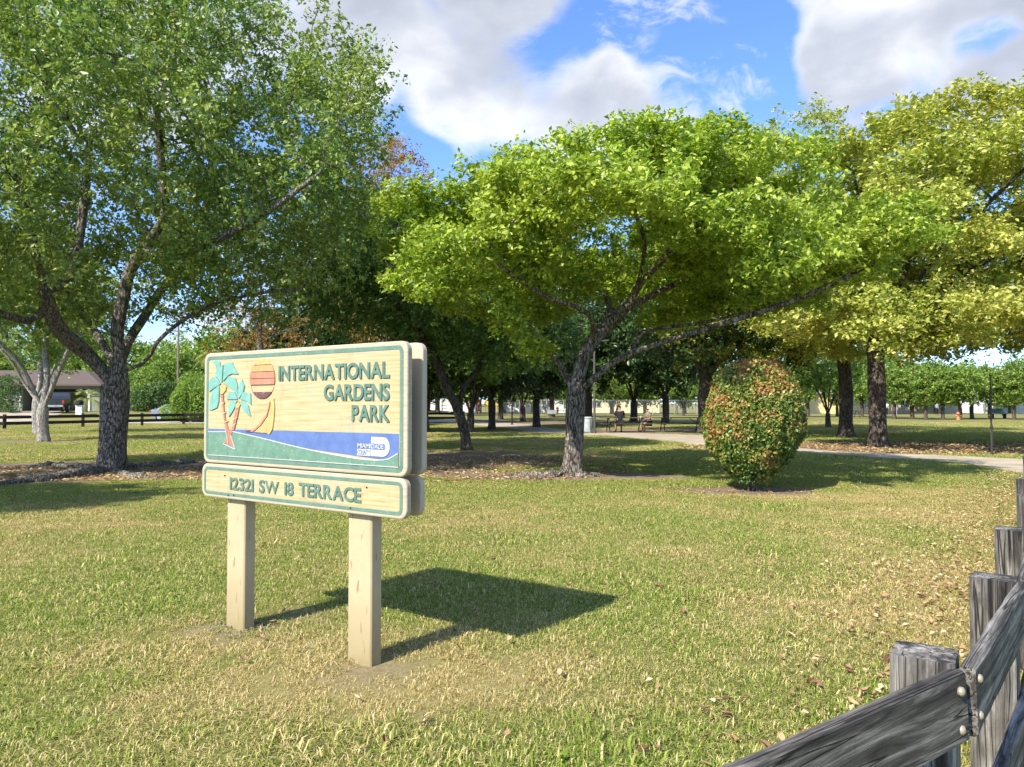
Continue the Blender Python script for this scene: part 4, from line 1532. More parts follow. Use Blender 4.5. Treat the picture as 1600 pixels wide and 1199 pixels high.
def rough_box(sx, sy, sz, seg, axis, amp, seedv, ch=0.008):
    """box subdivided along one axis with an uneven, hand-sawn surface; starts at 0 on that axis"""
    rngb = np.random.default_rng(seedv)
    cs = [(-1, -1), (-0.0, -1.02), (1, -1), (1.02, 0), (1, 1), (0, 1.02), (-1, 1), (-1.02, 0)]
    prof = []
    dims = [d for k, d in enumerate((sx, sy, sz)) if k != axis]
    for a, c in ((-1, -1), (1, -1), (1, 1), (-1, 1)):
        prof.append((a * (dims[0] / 2 - ch), c * dims[1] / 2))
        prof.append((a * dims[0] / 2, c * (dims[1] / 2 - ch)))
    order = [1, 0, 2, 3, 5, 4, 6, 7]
    prof = [prof[k] for k in order]
    L = (sx, sy, sz)[axis]
    vs = []
    w1 = rngb.normal(0, amp, (seg + 1, 2)).cumsum(0) * 0.12
    w1 -= np.linspace(0, 1, seg + 1)[:, None] * w1[-1]
    for i in range(seg + 1):
        t = L * i / seg
        for p in prof:
            j = rngb.normal(0, amp * 0.35, 2)
            q = (p[0] + w1[i, 0] + j[0], p[1] + w1[i, 1] + j[1])
            v = [0, 0, 0]
            o_ = [k for k in range(3) if k != axis]
            v[axis] = t
            v[o_[0]], v[o_[1]] = q
            vs.append(tuple(v))
    n = len(prof)
    fs = [tuple(range(n - 1, -1, -1)), tuple(seg * n + k for k in range(n))]
    for i in range(seg):
        for k in range(n):
            fs.append((i * n + k, i * n + (k + 1) % n, (i + 1) * n + (k + 1) % n, (i + 1) * n + k))
    return MB().add(vs, fs)


def fpos(x, y, z):
    return (x - 1.16, y - 2.08, z)


def put_post(x, y, h, rz, k):
    o = rough_box(0.158, 0.158, h + 0.2, 7, 2, 0.0022, 40 + k, 0.012).build('post', M_fpost, fence)
    o.location = fpos(x, y, -0.2)
    o.rotation_euler = (rf.normal(0, 0.008), rf.normal(0, 0.008), rz + rf.normal(0, 0.03))


def put_rail(a, b_, z, k, th=0.042, hh=0.186):
    a, b_ = np.array(a, float), np.array(b_, float)
    L = float(np.linalg.norm(b_ - a))
    o = rough_box(L - 0.006, th, hh, 12, 0, 0.0022, 80 + k).build('rail', M_frail, fence)
    o.location = fpos(a[0], a[1], z)
    o.rotation_euler = (rf.normal(0, 0.02), rf.normal(0, 0.004), math.atan2(b_[1] - a[1], b_[0] - a[0]))
    return o


def put_bolt(x, y, z, nrm):
    mb = MB()
    pts = [(0, 0, 0), (0, 0, 0.008), (0, 0, 0.013)]
    mb.tube(pts, [0.013, 0.0125, 0.006], 10)
    o = mb.build('bolt', M_bolt, fence, True)
    o.location = fpos(x, y, z)
    o.rotation_euler = Vector((nrm[0], nrm[1], 0.05)).to_track_quat('Z', 'Y').to_euler()


for k, (x, y, h) in enumerate(FP):
    put_post(x, y, h, frz, k)
J = [np.array([x, y]) + fside * 0.104 for x, y, h in FP]
for k in range(len(J) - 1):
    for z in (0.692, 0.228):
        put_rail(J[k] + fdir * 0.002, J[k + 1], z + rf.normal(0, 0.006), k * 3 + int(z * 10))
    for jj, off in ((k, 0.045), (k + 1, -0.045)):
        for z in (0.742, 0.642, 0.278, 0.178):
            pp = J[jj] + fdir * off + fside * 0.019
            put_bolt(pp[0], pp[1], z, fside)
# the run turns at the near post and comes back across the foreground
d0 = np.array([-0.8207, -0.5714])
s0_ = np.array([0.5714, -0.8207])
e0 = np.array([1.206, 2.012])
p0_ = e0 + d0 * 1.62
put_post(p0_[0] - s0_[0] * 0.10, p0_[1] - s0_[1] * 0.10, 0.78, math.atan2(d0[1], d0[0]), 20)
for z in (0.692, 0.228):
    put_rail(p0_, e0, z, 60 + int(z * 10))
    for q in (0.05, -0.05):
        pp = e0 + d0 * 0.045 + s0_ * 0.019
        put_bolt(pp[0], pp[1], z + q, s0_)

# ================================================================== trees
BK_oak = bark_mat('oak_bark', (0.045, 0.038, 0.032), (0.15, 0.13, 0.11), (0.30, 0.27, 0.23), 7)
BK_mid = bark_mat('mottled_bark', (0.03, 0.025, 0.02), (0.12, 0.10, 0.085), (0.26, 0.225, 0.19), 6, 0.62)
BK_dark = bark_mat('dark_bark', (0.022, 0.018, 0.015), (0.07, 0.055, 0.045), (0.15, 0.12, 0.095), 6, 0.12)
BK_grey = bark_mat('pale_grey_bark', (0.10, 0.09, 0.08), (0.24, 0.22, 0.195), (0.42, 0.39, 0.35), 6, 0.2, 0.5)
LF_oak = leaf_mat('oak_leaf', [(0.0, (0.098, 0.171, 0.042)), (0.4, (0.176, 0.282, 0.064)), (0.75, (0.281, 0.393, 0.092)), (1.0, (0.504, 0.544, 0.174))], 0.32, 0.38, ((0.317, 0.353, 0.081), 0.55), 0.45)
LF_lime = leaf_mat('lime_leaf', [(0.0, (0.14, 0.225, 0.032)), (0.4, (0.275, 0.395, 0.050)), (0.75, (0.40, 0.51, 0.068)), (1.0, (0.60, 0.66, 0.16))], 0.38, 0.38, ((0.43, 0.48, 0.08), 0.5), 0.4)
LF_mahog = leaf_mat('mahogany_leaf', [(0.0, (0.072, 0.150, 0.038)), (0.5, (0.138, 0.246, 0.058)), (0.85, (0.228, 0.342, 0.090)), (1.0, (0.408, 0.480, 0.192))], 0.3, 0.33, ((0.156, 0.252, 0.060), 0.5), 0.5)
LF_dark = leaf_mat('glossy_leaf_shade_darkened', [(0.0, (0.018, 0.042, 0.013)), (0.5, (0.038, 0.080, 0.020)), (0.85, (0.068, 0.125, 0.032)), (1.0, (0.16, 0.21, 0.07))], 0.22, 0.33, ((0.05, 0.10, 0.026), 0.5), 0.5)  # dark leaf green, lowered further to hold the shade under the crowns
LF_gold = leaf_mat('yellow_green_leaf', [(0.0, (0.18, 0.235, 0.045)), (0.4, (0.35, 0.41, 0.08)), (0.75, (0.49, 0.52, 0.11)), (1.0, (0.66, 0.63, 0.20))], 0.38, 0.45, ((0.54, 0.49, 0.13), 0.5), 0.3)
LF_rust = leaf_mat('rust_leaf', [(0.0, (0.16, 0.085, 0.02)), (0.4, (0.34, 0.17, 0.035)), (0.75, (0.46, 0.25, 0.06)), (1.0, (0.16, 0.20, 0.05))], 0.35, 0.6)
LF_far = leaf_mat('fresh_far_leaf', [(0.0, (0.102, 0.180, 0.034)), (0.4, (0.180, 0.288, 0.048)), (0.75, (0.264, 0.372, 0.066)), (1.0, (0.384, 0.456, 0.120))], 0.4, 0.45)
LF_hedge = leaf_mat('hedge_leaf', [(0.0, (0.035, 0.077, 0.021)), (0.5, (0.077, 0.147, 0.036)), (1.0, (0.168, 0.238, 0.063))], 0.25, 0.4)


def clumpy(rng, n, fn, freq, thr, seed):
    out = []
    tot = 0
    while tot < n:
        p = fn(n * 2)
        k = vnoise(p, freq, seed) * 0.65 + vnoise(p, freq * 2.1, seed + 3) * 0.35
        p = p[k > thr]
        out.append(p)
        tot += len(p)
    return np.concatenate(out)[:n]


def ellipsoid(rng, c, r, zmin=-9, hollow=0.35):
    def f(n):
        d = unit(rng.normal(size=(n, 3)))
        q = (hollow ** 3 + (1 - hollow ** 3) * rng.uniform(0, 1, (n, 1))) ** (1 / 3.0)
        p = np.array(c) + d * q * np.array(r)
        return p[p[:, 2] > zmin]
    return f


# --- the big live oak on the left
rng = np.random.default_rng(101)
D1 = float(G(172, 737)[1])
b1 = G(172, 737)
limbs = [(-1, 0, [b1, AT(177, 660, D1), AT(182, 600, D1), AT(188, 560, D1)]),
         (0, 0.86, [AT(140, 558, D1 - 0.3), AT(112, 533, D1 - 0.8), AT(88, 508, D1 - 1.2), AT(73, 470, D1 - 1.7), AT(58, 400, D1 - 2.4), AT(40, 310, D1 - 3.0)]),
         (1, 0.52, [AT(50, 502, D1 - 1.6), AT(0, 490, D1 - 2.2), AT(-70, 470, D1 - 2.8), AT(-130, 440, D1 - 3.2)]),
         (0, 1.0, [AT(183, 515, D1), AT(194, 462, D1 + 0.1), AT(204, 420, D1 + 0.2), AT(232, 380, D1 + 0.2), AT(258, 330, D1), AT(252, 250, D1 - 0.4), AT(244, 165, D1 - 0.8)]),
         (0, 0.95, [AT(203, 530, D1 + 0.8), AT(228, 491, D1 + 1.5), AT(250, 455, D1 + 2.2), AT(300, 390, D1 + 3.0), AT(326, 300, D1 + 3.2), AT(330, 200, D1 + 3.3)]),
         (0, 0.92, [AT(226, 567, D1 - 0.2), AT(248, 532, D1 - 0.3), AT(292, 497, D1 - 0.6), AT(340, 474, D1 - 0.9), AT(410, 458, D1 - 1.2), AT(470, 452, D1 - 1.4)]),
         (3, 0.45, [AT(270, 405, D1 - 0.8), AT(330, 380, D1 - 1.8), AT(420, 330, D1 - 2.4), AT(500, 270, D1 - 2.6)]),
         (1, 0.62, [AT(110, 430, D1 - 0.6), AT(130, 330, D1 - 0.2), AT(140, 220, D1)]),
         (0, 0.96, [AT(150, 520, D1 + 0.9), AT(120, 480, D1 + 1.8), AT(90, 420, D1 + 2.8)])]
cr1 = np.concatenate([
    clumpy(rng, 1900, ellipsoid(rng, (-8.7, 16.4, 7.2), (6.3, 6.0, 4.4), 3.5, 0.4), 0.45, 0.455, 1.0),
    clumpy(rng, 330, ellipsoid(rng, (-12.5, 14.0, 5.4), (4.2, 3.8, 3.2), 3.0), 0.45, 0.45, 2.0),
    clumpy(rng, 300, ellipsoid(rng, (-4.7, 15.8, 7.4), (2.4, 2.6, 3.0), 3.4), 0.45, 0.43, 3.0),
    clumpy(rng, 150, ellipsoid(rng, (-5.6, 15.5, 4.4), (2.3, 1.8, 0.9), 3.1), 0.45, 0.40, 4.0)])
oak = build_tree('oak_tree', 'large spreading live oak with forked grey trunk on the left lawn', 'tree', limbs, cr1, BK_oak, LF_oak, rng, 0.272, D=0.33, dk=0.42,
                 leaves=235000, llen=0.098, lwid=0.05, spread=0.20, up=0.25, out=0.25, limb_min=0.085, flare=0.42)


def root_part(parent, pts, rad, m):
    base = np.array(parent.location)
    mb = MB()
    P = np.array([np.array(p, float) - base for p in pts])
    seg = np.linspace(0, len(P) - 1, (len(P) - 1) * 5 + 1)
    Q = np.stack([np.interp(seg, np.arange(len(P)), P[:, k]) for k in range(3)], 1)
    Q[:, :2] += rg.normal(0, 0.035, (len(Q), 2))
    Q[:, 2] += rg.normal(0, 0.02, len(Q)) - 0.02
    rr = np.interp(seg, np.arange(len(P)), rad)
    v, f = tube_arrays(Q, rr, 9, True, lambda i, a: 1 + 0.12 * np.sin(2 * a + i * 0.9) + 0.08 * np.sin(3 * a - i * 1.7))
    mb.add(v, f)
    return mb.build('root', m, parent, True)


def gz(x, y, z):
    p = G(x, y)
    return (p[0], p[1], z)


root_part(oak, [gz(165, 738, 0.06), gz(130, 744, 0.06), gz(80, 750, 0.03), gz(30, 756, 0.03), gz(-30, 763, -0.02)], [0.17, 0.13, 0.13, 0.12, 0.09], BK_oak)
root_part(oak, [gz(180, 736, 0.06), gz(215, 733, 0.03), gz(250, 728, 0.03), gz(290, 724, 0.01), gz(330, 723, -0.05)], [0.16, 0.10, 0.11, 0.10, 0.06], BK_oak)
root_part(oak, [gz(160, 733, 0.04), gz(110, 731, 0.01), gz(85, 728, 0.03), gz(50, 729, -0.02), gz(20, 733, -0.06)], [0.12, 0.08, 0.10, 0.09, 0.05], BK_oak)
root_part(oak, [gz(178, 739, 0.02), gz(205, 744, -0.01), gz(250, 747, 0.0), gz(300, 742, -0.03), gz(345, 745, -0.06)], [0.12, 0.09, 0.08, 0.07, 0.04], BK_oak)

# --- the lime green tree in the middle
rng = np.random.default_rng(202)
b2 = G(892, 744)
D2 = float(b2[1])
limbs = [(-1, 0, [b2, AT(897, 690, D2), AT(899, 640, D2), AT(902, 595, D2)]),
         (0, 0.95, [AT(960, 565, D2 - 0.4), AT(1020, 540, D2 - 0.9), AT(1100, 515, D2 - 1.4), AT(1180, 490, D2 - 1.8), AT(1260, 462, D2 - 2.0), AT(1340, 425, D2 - 2.0)]),
         (0, 1.0, [AT(918, 545, D2 + 0.1), AT(950, 505, D2 + 0.2), AT(985, 472, D2 + 0.2), AT(1003, 420, D2), AT(1006, 370, D2 - 0.3), AT(985, 320, D2 - 0.5)]),
         (2, 0.45, [AT(1030, 456, D2 + 0.6), AT(1075, 436, D2 + 1.0), AT(1130, 415, D2 + 1.6), AT(1210, 380, D2 + 2.2), AT(1300, 340, D2 + 2.6)]),
         (0, 0.97, [AT(868, 560, D2 + 0.1), AT(838, 520, D2 + 0.1), AT(808, 490, D2), AT(775, 455, D2 - 0.3), AT(725, 410, D2 - 0.7), AT(690, 350, D2 - 1.0)]),
         (2, 0.22, [AT(925, 500, D2 - 0.7), AT(900, 480, D2 - 1.3), AT(850, 462, D2 - 2.0), AT(800, 430, D2 - 2.8), AT(740, 380, D2 - 3.4)]),
         (2, 0.35, [AT(950, 470, D2 + 1.2), AT(930, 430, D2 + 2.0), AT(880, 380, D2 + 2.9), AT(840, 330, D2 + 3.4)]),
         (1, 0.25, [AT(1010, 518, D2 + 0.5), AT(1090, 506, D2 + 1.3), AT(1160, 490, D2 + 2.2), AT(1240, 470, D2 + 3.0)]),
         (2, 0.6, [AT(1040, 400, D2 - 1.2), AT(1090, 350, D2 - 2.2), AT(1140, 310, D2 - 2.6)]),
         (4, 0.25, [AT(835, 545, D2 - 0.8), AT(812, 520, D2 - 1.5), AT(790, 480, D2 - 2.2)])]
pads2 = dome_pads(rng, (2.75, 15.3), 5.1, 4.7, 3.4, 7.15, 100, (0.65, 1.3), (0.14, 0.28), 4.1, 3, 0.85)
pads2 += [(-1.9, 14.6, 5.6, 1.0, 1.0, 0.3), (-0.6, 14.2, 5.8, 1.1, 1.1, 0.3), (6.9, 14.0, 4.6, 1.1, 1.1, 0.3), (7.6, 15.0, 5.0, 1.0, 1.0, 0.25), (6.2, 12.8, 4.6, 1.0, 1.0, 0.25), (-1.4, 13.6, 4.2, 0.8, 0.8, 0.22),
          (0.8, 13.6, 5.9, 1.0, 1.0, 0.3), (2.2, 13.4, 6.2, 1.1, 1.1, 0.3), (3.7, 13.6, 6.2, 1.0, 1.0, 0.3), (-2.2, 15.6, 5.0, 0.9, 0.9, 0.3)]
cr2 = blob_points(rng, 2700, pads2)
lime = build_tree('shade_tree', 'lime green spreading shade tree with mottled trunk in the middle of the lawn', 'tree', limbs, cr2, BK_mid, LF_lime, rng, 0.19, D=0.30, dk=0.36,
                  leaves=190000, llen=0.102, lwid=0.056, spread=0.15, flat=0.65, up=0.65, out=0.2, growth_up=0.0, limb_min=0.07, flare=0.5)
root_part(lime, [gz(885, 745, 0.03), gz(850, 744, 0.02), gz(815, 742, 0.01), gz(780, 746, -0.03)], [0.13, 0.09, 0.075, 0.04], BK_mid)
root_part(lime, [gz(880, 743, 0.02), gz(840, 748, 0.0), gz(800, 749, -0.01), gz(775, 752, -0.05)], [0.10, 0.07, 0.06, 0.03], BK_mid)
root_part(lime, [gz(900, 746, 0.03), gz(925, 745, 0.01), gz(960, 743, -0.04)], [0.12, 0.07, 0.03], BK_mid)

# --- the dark leaning tree behind the sign
rng = np.random.default_rng(303)
b3 = G(730, 704)
D3 = float(b3[1])
limbs = [(-1, 0, [b3, AT(724, 667, D3), AT(711, 628, D3)]),
         (0, 1.0, [AT(697, 605, D3 - 0.2), AT(680, 560, D3 - 0.6), AT(640, 500, D3 - 1.0), AT(590, 440, D3 - 1.2), AT(560, 400, D3 - 1.2)]),
         (0, 0.95, [AT(722, 608, D3 + 0.2), AT(740, 588, D3 + 0.4), AT(765, 540, D3 + 0.8), AT(790, 490, D3 + 1.0)]),
         (1, 0.3, [AT(690, 530, D3 + 0.8), AT(690, 470, D3 + 1.6), AT(680, 400, D3 + 2.0)])]
cr3 = np.concatenate([clumpy(rng, 1150, ellipsoid(rng, (-2.9, 24.0, 5.6), (4.5, 3.8, 2.6), 2.7, 0.35), 0.5, 0.44, 8.0),
                      clumpy(rng, 420, ellipsoid(rng, (-5.2, 22.8, 5.9), (2.8, 2.3, 2.0), 3.2, 0.3), 0.5, 0.43, 9.0),
                      clumpy(rng, 260, ellipsoid(rng, (0.0, 24.6, 3.9), (2.4, 2.2, 1.5), 2.4, 0.2), 0.6, 0.40, 10.0)])
build_tree('shade_tree', 'dark leafed tree with leaning forked trunk just right of the sign', 'tree', limbs, cr3, BK_dark, LF_mahog, rng, 0.16, D=0.36, dk=0.45,
           leaves=82000, llen=0.13, lwid=0.065, spread=0.24, up=0.3, out=0.3, limb_min=0.07)

# --- rust coloured cypress showing between the oak and the lime tree
rng = np.random.default_rng(404)
for bx, dz, hgt, rr_, lab, nl, sd_ in ((-5.5, 31.0, 12.8, 2.6, 'rust coloured half bare tree rising behind the sign', 20000, 21.0), (-12.6, 37.0, 9.2, 3.4, 'thin brown twigged tree low behind the left end of the sign', 6500, 23.0)):
    limbs = [(-1, 0, [(bx, dz, 0), (bx + 0.1, dz, hgt * 0.3), (bx - 0.1, dz, hgt * 0.6), (bx + 0.1, dz, hgt * 0.93)])]
    cr = clumpy(rng, 700, ellipsoid(rng, (bx + 0.3, dz, hgt * 0.62), (rr_, rr_, hgt * 0.40), 1.8, 0.25), 0.5, 0.45, sd_)
    build_tree('cypress_tree', lab, 'tree', limbs, cr, BK_oak, LF_rust, rng, 0.24, D=0.4, dk=0.5, leaves=nl, llen=0.15, lwid=0.05, spread=0.22, up=0.1, sides=10, limb_min=0.12, bare=0.36)

# --- the tall yellow-green trees on the right
rng = np.random.default_rng(505)
for bp_, cc, Rx, Ry, zlo, zt, rimz, npad, base_r, lab, nl in (
        ((1372, 699), (16.3, 25.0), 7.8, 6.6, 3.4, 11.9, 4.2, 170, 0.275, 'tall yellow green tree with the nearer thick dark trunk by the path', 190000),
        ((1322, 684), (14.6, 34.0), 8.4, 7.0, 4.0, 14.9, 5.4, 130, 0.28, 'tall yellow green tree with the farther flared dark trunk behind the clipped bush', 105000)):
    bb = G(*bp_)
    d_ = float(bb[1])
    lx = [(-1, 0, [bb, bb + np.array([0.0, 0, 2.2]), bb + np.array([-0.1, 0.1, 4.2])])]
    for q in range(9):
        a = q * 2.4 + 0.4
        r_ = rng.uniform(0.55, 0.85)
        e = np.array([cc[0] + Rx * r_ * math.cos(a), cc[1] + Ry * r_ * math.sin(a), rimz + (zt - rimz) * math.sqrt(1 - r_ * r_) - 0.8])
        s = bb + np.array([0, 0, 3.4])
        lx.append((0, rng.uniform(0.75, 1.0), [s + (e - s) * 0.35 + np.array([0, 0, 0.8]), s + (e - s) * 0.7 + np.array([0, 0, 0.5]), e]))
    pads = dome_pads(rng, cc, Rx, Ry, zlo, zt, npad, (1.0, 2.0), (0.22, 0.42), rimz, 4)
    for q in range(34):
        a, r_ = rng.uniform(0, 6.283), rng.uniform(0.2, 0.95)
        pads.append((cc[0] + Rx * r_ * math.cos(a), cc[1] + Ry * r_ * math.sin(a), rng.uniform(3.5, 5.0), rng.uniform(1.0, 1.7), rng.uniform(1.0, 1.7), rng.uniform(0.3, 0.5)))
    cr = blob_points(rng, 2700, pads)
    build_tree('shade_tree', lab, 'tree', lx, cr, BK_dark, LF_gold, rng, base_r, D=0.42, dk=0.5, leaves=nl, llen=0.165, lwid=0.085, spread=0.25, flat=0.6, up=0.7, out=0.2,
               growth_up=0.02, limb_min=0.10, flare=0.6)

# --- dark crown over the picnic tables
rng = np.random.default_rng(606)
bb = G(1103, 677)
lx = [(-1, 0, [bb, bb + np.array([0, 0, 2.0]), bb + np.array([0.1, 0, 3.6])])]
for q in range(7):
    a = q * 0.9
    e = bb + np.array([5.2 * math.cos(a), 4.5 * math.sin(a), rng.uniform(5.5, 8.5)])
    s = bb + np.array([0, 0, 3.0])
    lx.append((0, rng.uniform(0.75, 1.0), [s + (e - s) * 0.5 + np.array([0, 0, 0.6]), e]))
cr = clumpy(rng, 1500, ellipsoid(rng, (bb[0] + 0.6, bb[1], 6.6), (7.4, 6.5, 3.9), 3.6, 0.3), 0.4, 0.42, 30.0)
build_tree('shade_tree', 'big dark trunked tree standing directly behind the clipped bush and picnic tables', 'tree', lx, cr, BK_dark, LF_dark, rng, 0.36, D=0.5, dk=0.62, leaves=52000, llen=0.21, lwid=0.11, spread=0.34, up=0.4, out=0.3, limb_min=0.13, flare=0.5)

# --- small multi-stemmed trees at the left edge
rng = np.random.default_rng(707)
for px_b, py_b, offs, lab, nl in ((68, 690, 0.0, 'small pale barked forked tree left of the big oak', 26000), (58, 678, 1.0, 'slim grey tree half hidden behind the pale forked tree', 15000)):
    bb = G(px_b, py_b)
    d_ = float(bb[1])
    lx = [(-1, 0, [bb, AT(px_b - 2, py_b - 35, d_), AT(px_b, py_b - 62, d_)]),
          (0, 0.85, [AT(px_b - 20, 600, d_), AT(px_b - 40, 565, d_ - 0.5), AT(px_b - 75, 530, d_ - 1.0)]),
          (0, 1.0, [AT(px_b + 6, 590, d_), AT(px_b + 2, 540, d_ + 0.5), AT(px_b + 10, 480, d_ + 0.5)]),
          (0, 0.9, [AT(px_b + 22, 585, d_ - 0.3), AT(px_b + 40, 545, d_ - 0.6), AT(px_b + 60, 500, d_ - 0.8)])]
    cr = clumpy(rng, 520, ellipsoid(rng, (bb[0] - 0.3, bb[1] + offs, 5.6), (3.6, 3.2, 2.5), 3.2, 0.2), 0.5, 0.43, 40.0 + offs)
    build_tree('small_tree', lab, 'tree', lx, cr, BK_grey, LF_oak, rng, 0.22 if offs == 0 else 0.17, D=0.36, dk=0.45, leaves=nl, llen=0.14, lwid=0.07, spread=0.24, up=0.3, limb_min=0.06, flare=0.35)


# --- neighbour of the oak standing outside the picture on the left; its shade falls across the lawn before the oak
rng = np.random.default_rng(717)
lx = [(-1, 0, [(-13.6, 6.6, 0), (-13.5, 6.6, 1.6), (-13.6, 6.7, 3.2)])]
for q in range(5):
    a = q * 1.256
    lx.append((0, 0.9, [(-13.6 + 1.2 * math.cos(a), 6.7 + 1.2 * math.sin(a), 4.4), (-13.6 + 2.4 * math.cos(a), 6.7 + 2.4 * math.sin(a), 5.6)]))
cr = clumpy(rng, 520, ellipsoid(rng, (-13.6, 6.7, 5.6), (3.6, 2.3, 1.7), 3.6, 0.2), 0.6, 0.40, 44.0)
build_tree('oak_tree', 'oak beyond the left edge whose shade falls on the lawn before the big oak', 'tree', lx, cr, BK_oak, LF_oak, rng, 0.22, D=0.36, dk=0.45, leaves=42000, llen=0.12, lwid=0.06, spread=0.24, up=0.3, limb_min=0.07)

# --- prototypes for the trees farther off
def far_proto(seed, name, label, cat, h, crown_c, crown_r, zmin, base_r, bark, leafm, nl, ll, forks=4, na=420, fork_z=0.25):
    r_ = np.random.default_rng(seed)
    lx = [(-1, 0, [(0, 0, 0), (0.05, 0, h * fork_z * 0.5), (0.0, 0.03, h * fork_z)])]
    for q in range(forks):
        a = q * 6.283 / forks + r_.uniform(-0.3, 0.3)
        e = np.array([crown_r[0] * 0.6 * math.cos(a), crown_r[1] * 0.6 * math.sin(a), crown_c + r_.uniform(-0.1, 0.3) * crown_r[2]])
        s = np.array([0, 0, h * fork_z])
        lx.append((0, r_.uniform(0.85, 1.0), [s + (e - s) * 0.45 + np.array([0, 0, 0.05 * h]), e]))
    cr = clumpy(r_, na, ellipsoid(r_, (0, 0, crown_c), crown_r, zmin, 0.2), 2.2 / crown_r[0], 0.42, seed)
    return build_tree(name, label, cat, lx, cr, bark, leafm, r_, base_r, D=h * 0.045, dk=h * 0.055, leaves=nl, llen=ll, lwid=ll * 0.52, spread=h * 0.035, up=0.35, out=0.25,
                      limb_min=0.09, sides=9, flare=0.35, split_limbs=False, twig_r=0.05)


def place(o, x, y, s, rz, label=None, group=None, z=None):
    o.location = (x, y, float(ground_z(x, y)) - 0.02 if z is None else z)
    o.scale = (s, s, s)
    o.rotation_euler = (0, 0, rz)
    if label:
        o['label'] = label
    if group:
        o['group'] = group


rng = np.random.default_rng(808)
row = far_proto(811, 'small_tree', 'small round crowned tree in the distant row across the field', 'tree', 5.6, 3.6, (2.3, 2.3, 2.1), 1.5, 0.17, BK_dark, LF_far, 5200, 0.24)
row_px = [(1398, 655), (1426, 655), (1447, 656), (1474, 656), (1500, 656), (1519, 655), (1547, 655), (1585, 656), (1612, 656), (1640, 655), (1347, 652), (1308, 651), (1262, 652), (1375, 653)]
for k, (a, c) in enumerate(row_px):
    o = row if k == 0 else copy_tree(row)
    p = G(a, c)
    place(o, p[0], p[1], rng.uniform(0.88, 1.18), rng.uniform(0, 6.28), None, 'distant row of small trees')
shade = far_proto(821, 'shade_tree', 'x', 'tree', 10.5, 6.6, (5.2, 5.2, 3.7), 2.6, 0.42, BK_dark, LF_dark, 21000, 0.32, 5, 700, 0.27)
vase = far_proto(831, 'shade_tree', 'x', 'tree', 9.0, 6.0, (4.6, 4.6, 2.7), 3.2, 0.33, BK_dark, LF_far, 9000, 0.28, 6, 500, 0.2)
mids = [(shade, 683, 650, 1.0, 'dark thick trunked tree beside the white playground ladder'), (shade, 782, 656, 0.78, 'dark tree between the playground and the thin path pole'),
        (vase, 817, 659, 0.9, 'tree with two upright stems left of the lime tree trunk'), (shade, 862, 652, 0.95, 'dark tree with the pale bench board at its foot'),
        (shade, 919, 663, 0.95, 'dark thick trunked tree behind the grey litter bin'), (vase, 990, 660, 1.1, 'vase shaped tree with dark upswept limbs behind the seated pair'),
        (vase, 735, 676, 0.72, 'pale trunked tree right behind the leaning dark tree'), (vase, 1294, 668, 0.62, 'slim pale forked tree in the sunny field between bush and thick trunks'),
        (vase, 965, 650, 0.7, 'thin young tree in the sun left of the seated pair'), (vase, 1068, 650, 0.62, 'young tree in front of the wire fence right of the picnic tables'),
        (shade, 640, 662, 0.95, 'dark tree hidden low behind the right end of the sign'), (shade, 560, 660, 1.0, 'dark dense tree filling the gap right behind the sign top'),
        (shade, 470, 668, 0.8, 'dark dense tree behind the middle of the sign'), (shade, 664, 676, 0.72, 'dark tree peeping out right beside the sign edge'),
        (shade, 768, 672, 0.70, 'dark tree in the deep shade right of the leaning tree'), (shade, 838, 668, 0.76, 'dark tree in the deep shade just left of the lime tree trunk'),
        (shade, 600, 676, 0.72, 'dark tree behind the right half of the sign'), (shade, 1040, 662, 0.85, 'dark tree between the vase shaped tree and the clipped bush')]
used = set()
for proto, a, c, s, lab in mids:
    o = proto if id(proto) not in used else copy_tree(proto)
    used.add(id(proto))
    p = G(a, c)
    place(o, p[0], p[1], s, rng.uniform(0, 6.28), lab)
belt = far_proto(841, 'background_tree', 'leafy tree in the far belt closing off the park', 'tree', 8.5, 5.0, (4.4, 4.4, 3.7), 1.0, 0.25, BK_dark, LF_far, 9500, 0.42, 4, 420)
first = True
for k in range(26):
    x = -34 + k * 5.4 + rng.uniform(-1.2, 1.2)
    if x > 45 and k % 2:
        continue
    y = 109 + rng.uniform(-3, 3)
    o = belt if first else copy_tree(belt)
    first = False
    place(o, x, y, rng.uniform(0.8, 1.15), rng.uniform(0, 6.28), None, 'far belt of trees')
for k, (x, y, s) in enumerate(((-66, 92, 1.1), (-58, 96, 1.25), (-49, 94, 1.1), (-40, 92, 1.05), (-33, 88, 1.2), (-26, 95, 1.2), (-74, 88, 1.2), (-18, 98, 1.1), (-37, 80, 0.8))):
    o = copy_tree(belt)
    place(o, x, y, s, k * 1.3, 'leafy tree behind the houses across the street on the left', 'trees behind the houses')

# ================================================================== clipped bush
rng = np.random.default_rng(909)
bb = G(1176, 767)
bush = empty('clipped_bush', bb)
tag(bush, 'egg shaped clipped bush with orange, red and green leaves on a bare soil ring', 'bush')


def bush_r(z):
    z = np.asarray(z, float)
    up_ = 0.93 * np.sqrt(np.clip(1 - ((z - 1.18) / 1.05) ** 2, 0, 1)) ** 0.72
    lo_ = 0.34 + 0.59 * np.sin(np.clip((z - 0.22) / 0.96, 0, 1) * math.pi / 2) ** 0.85
    return np.where(z > 1.18, up_, lo_)


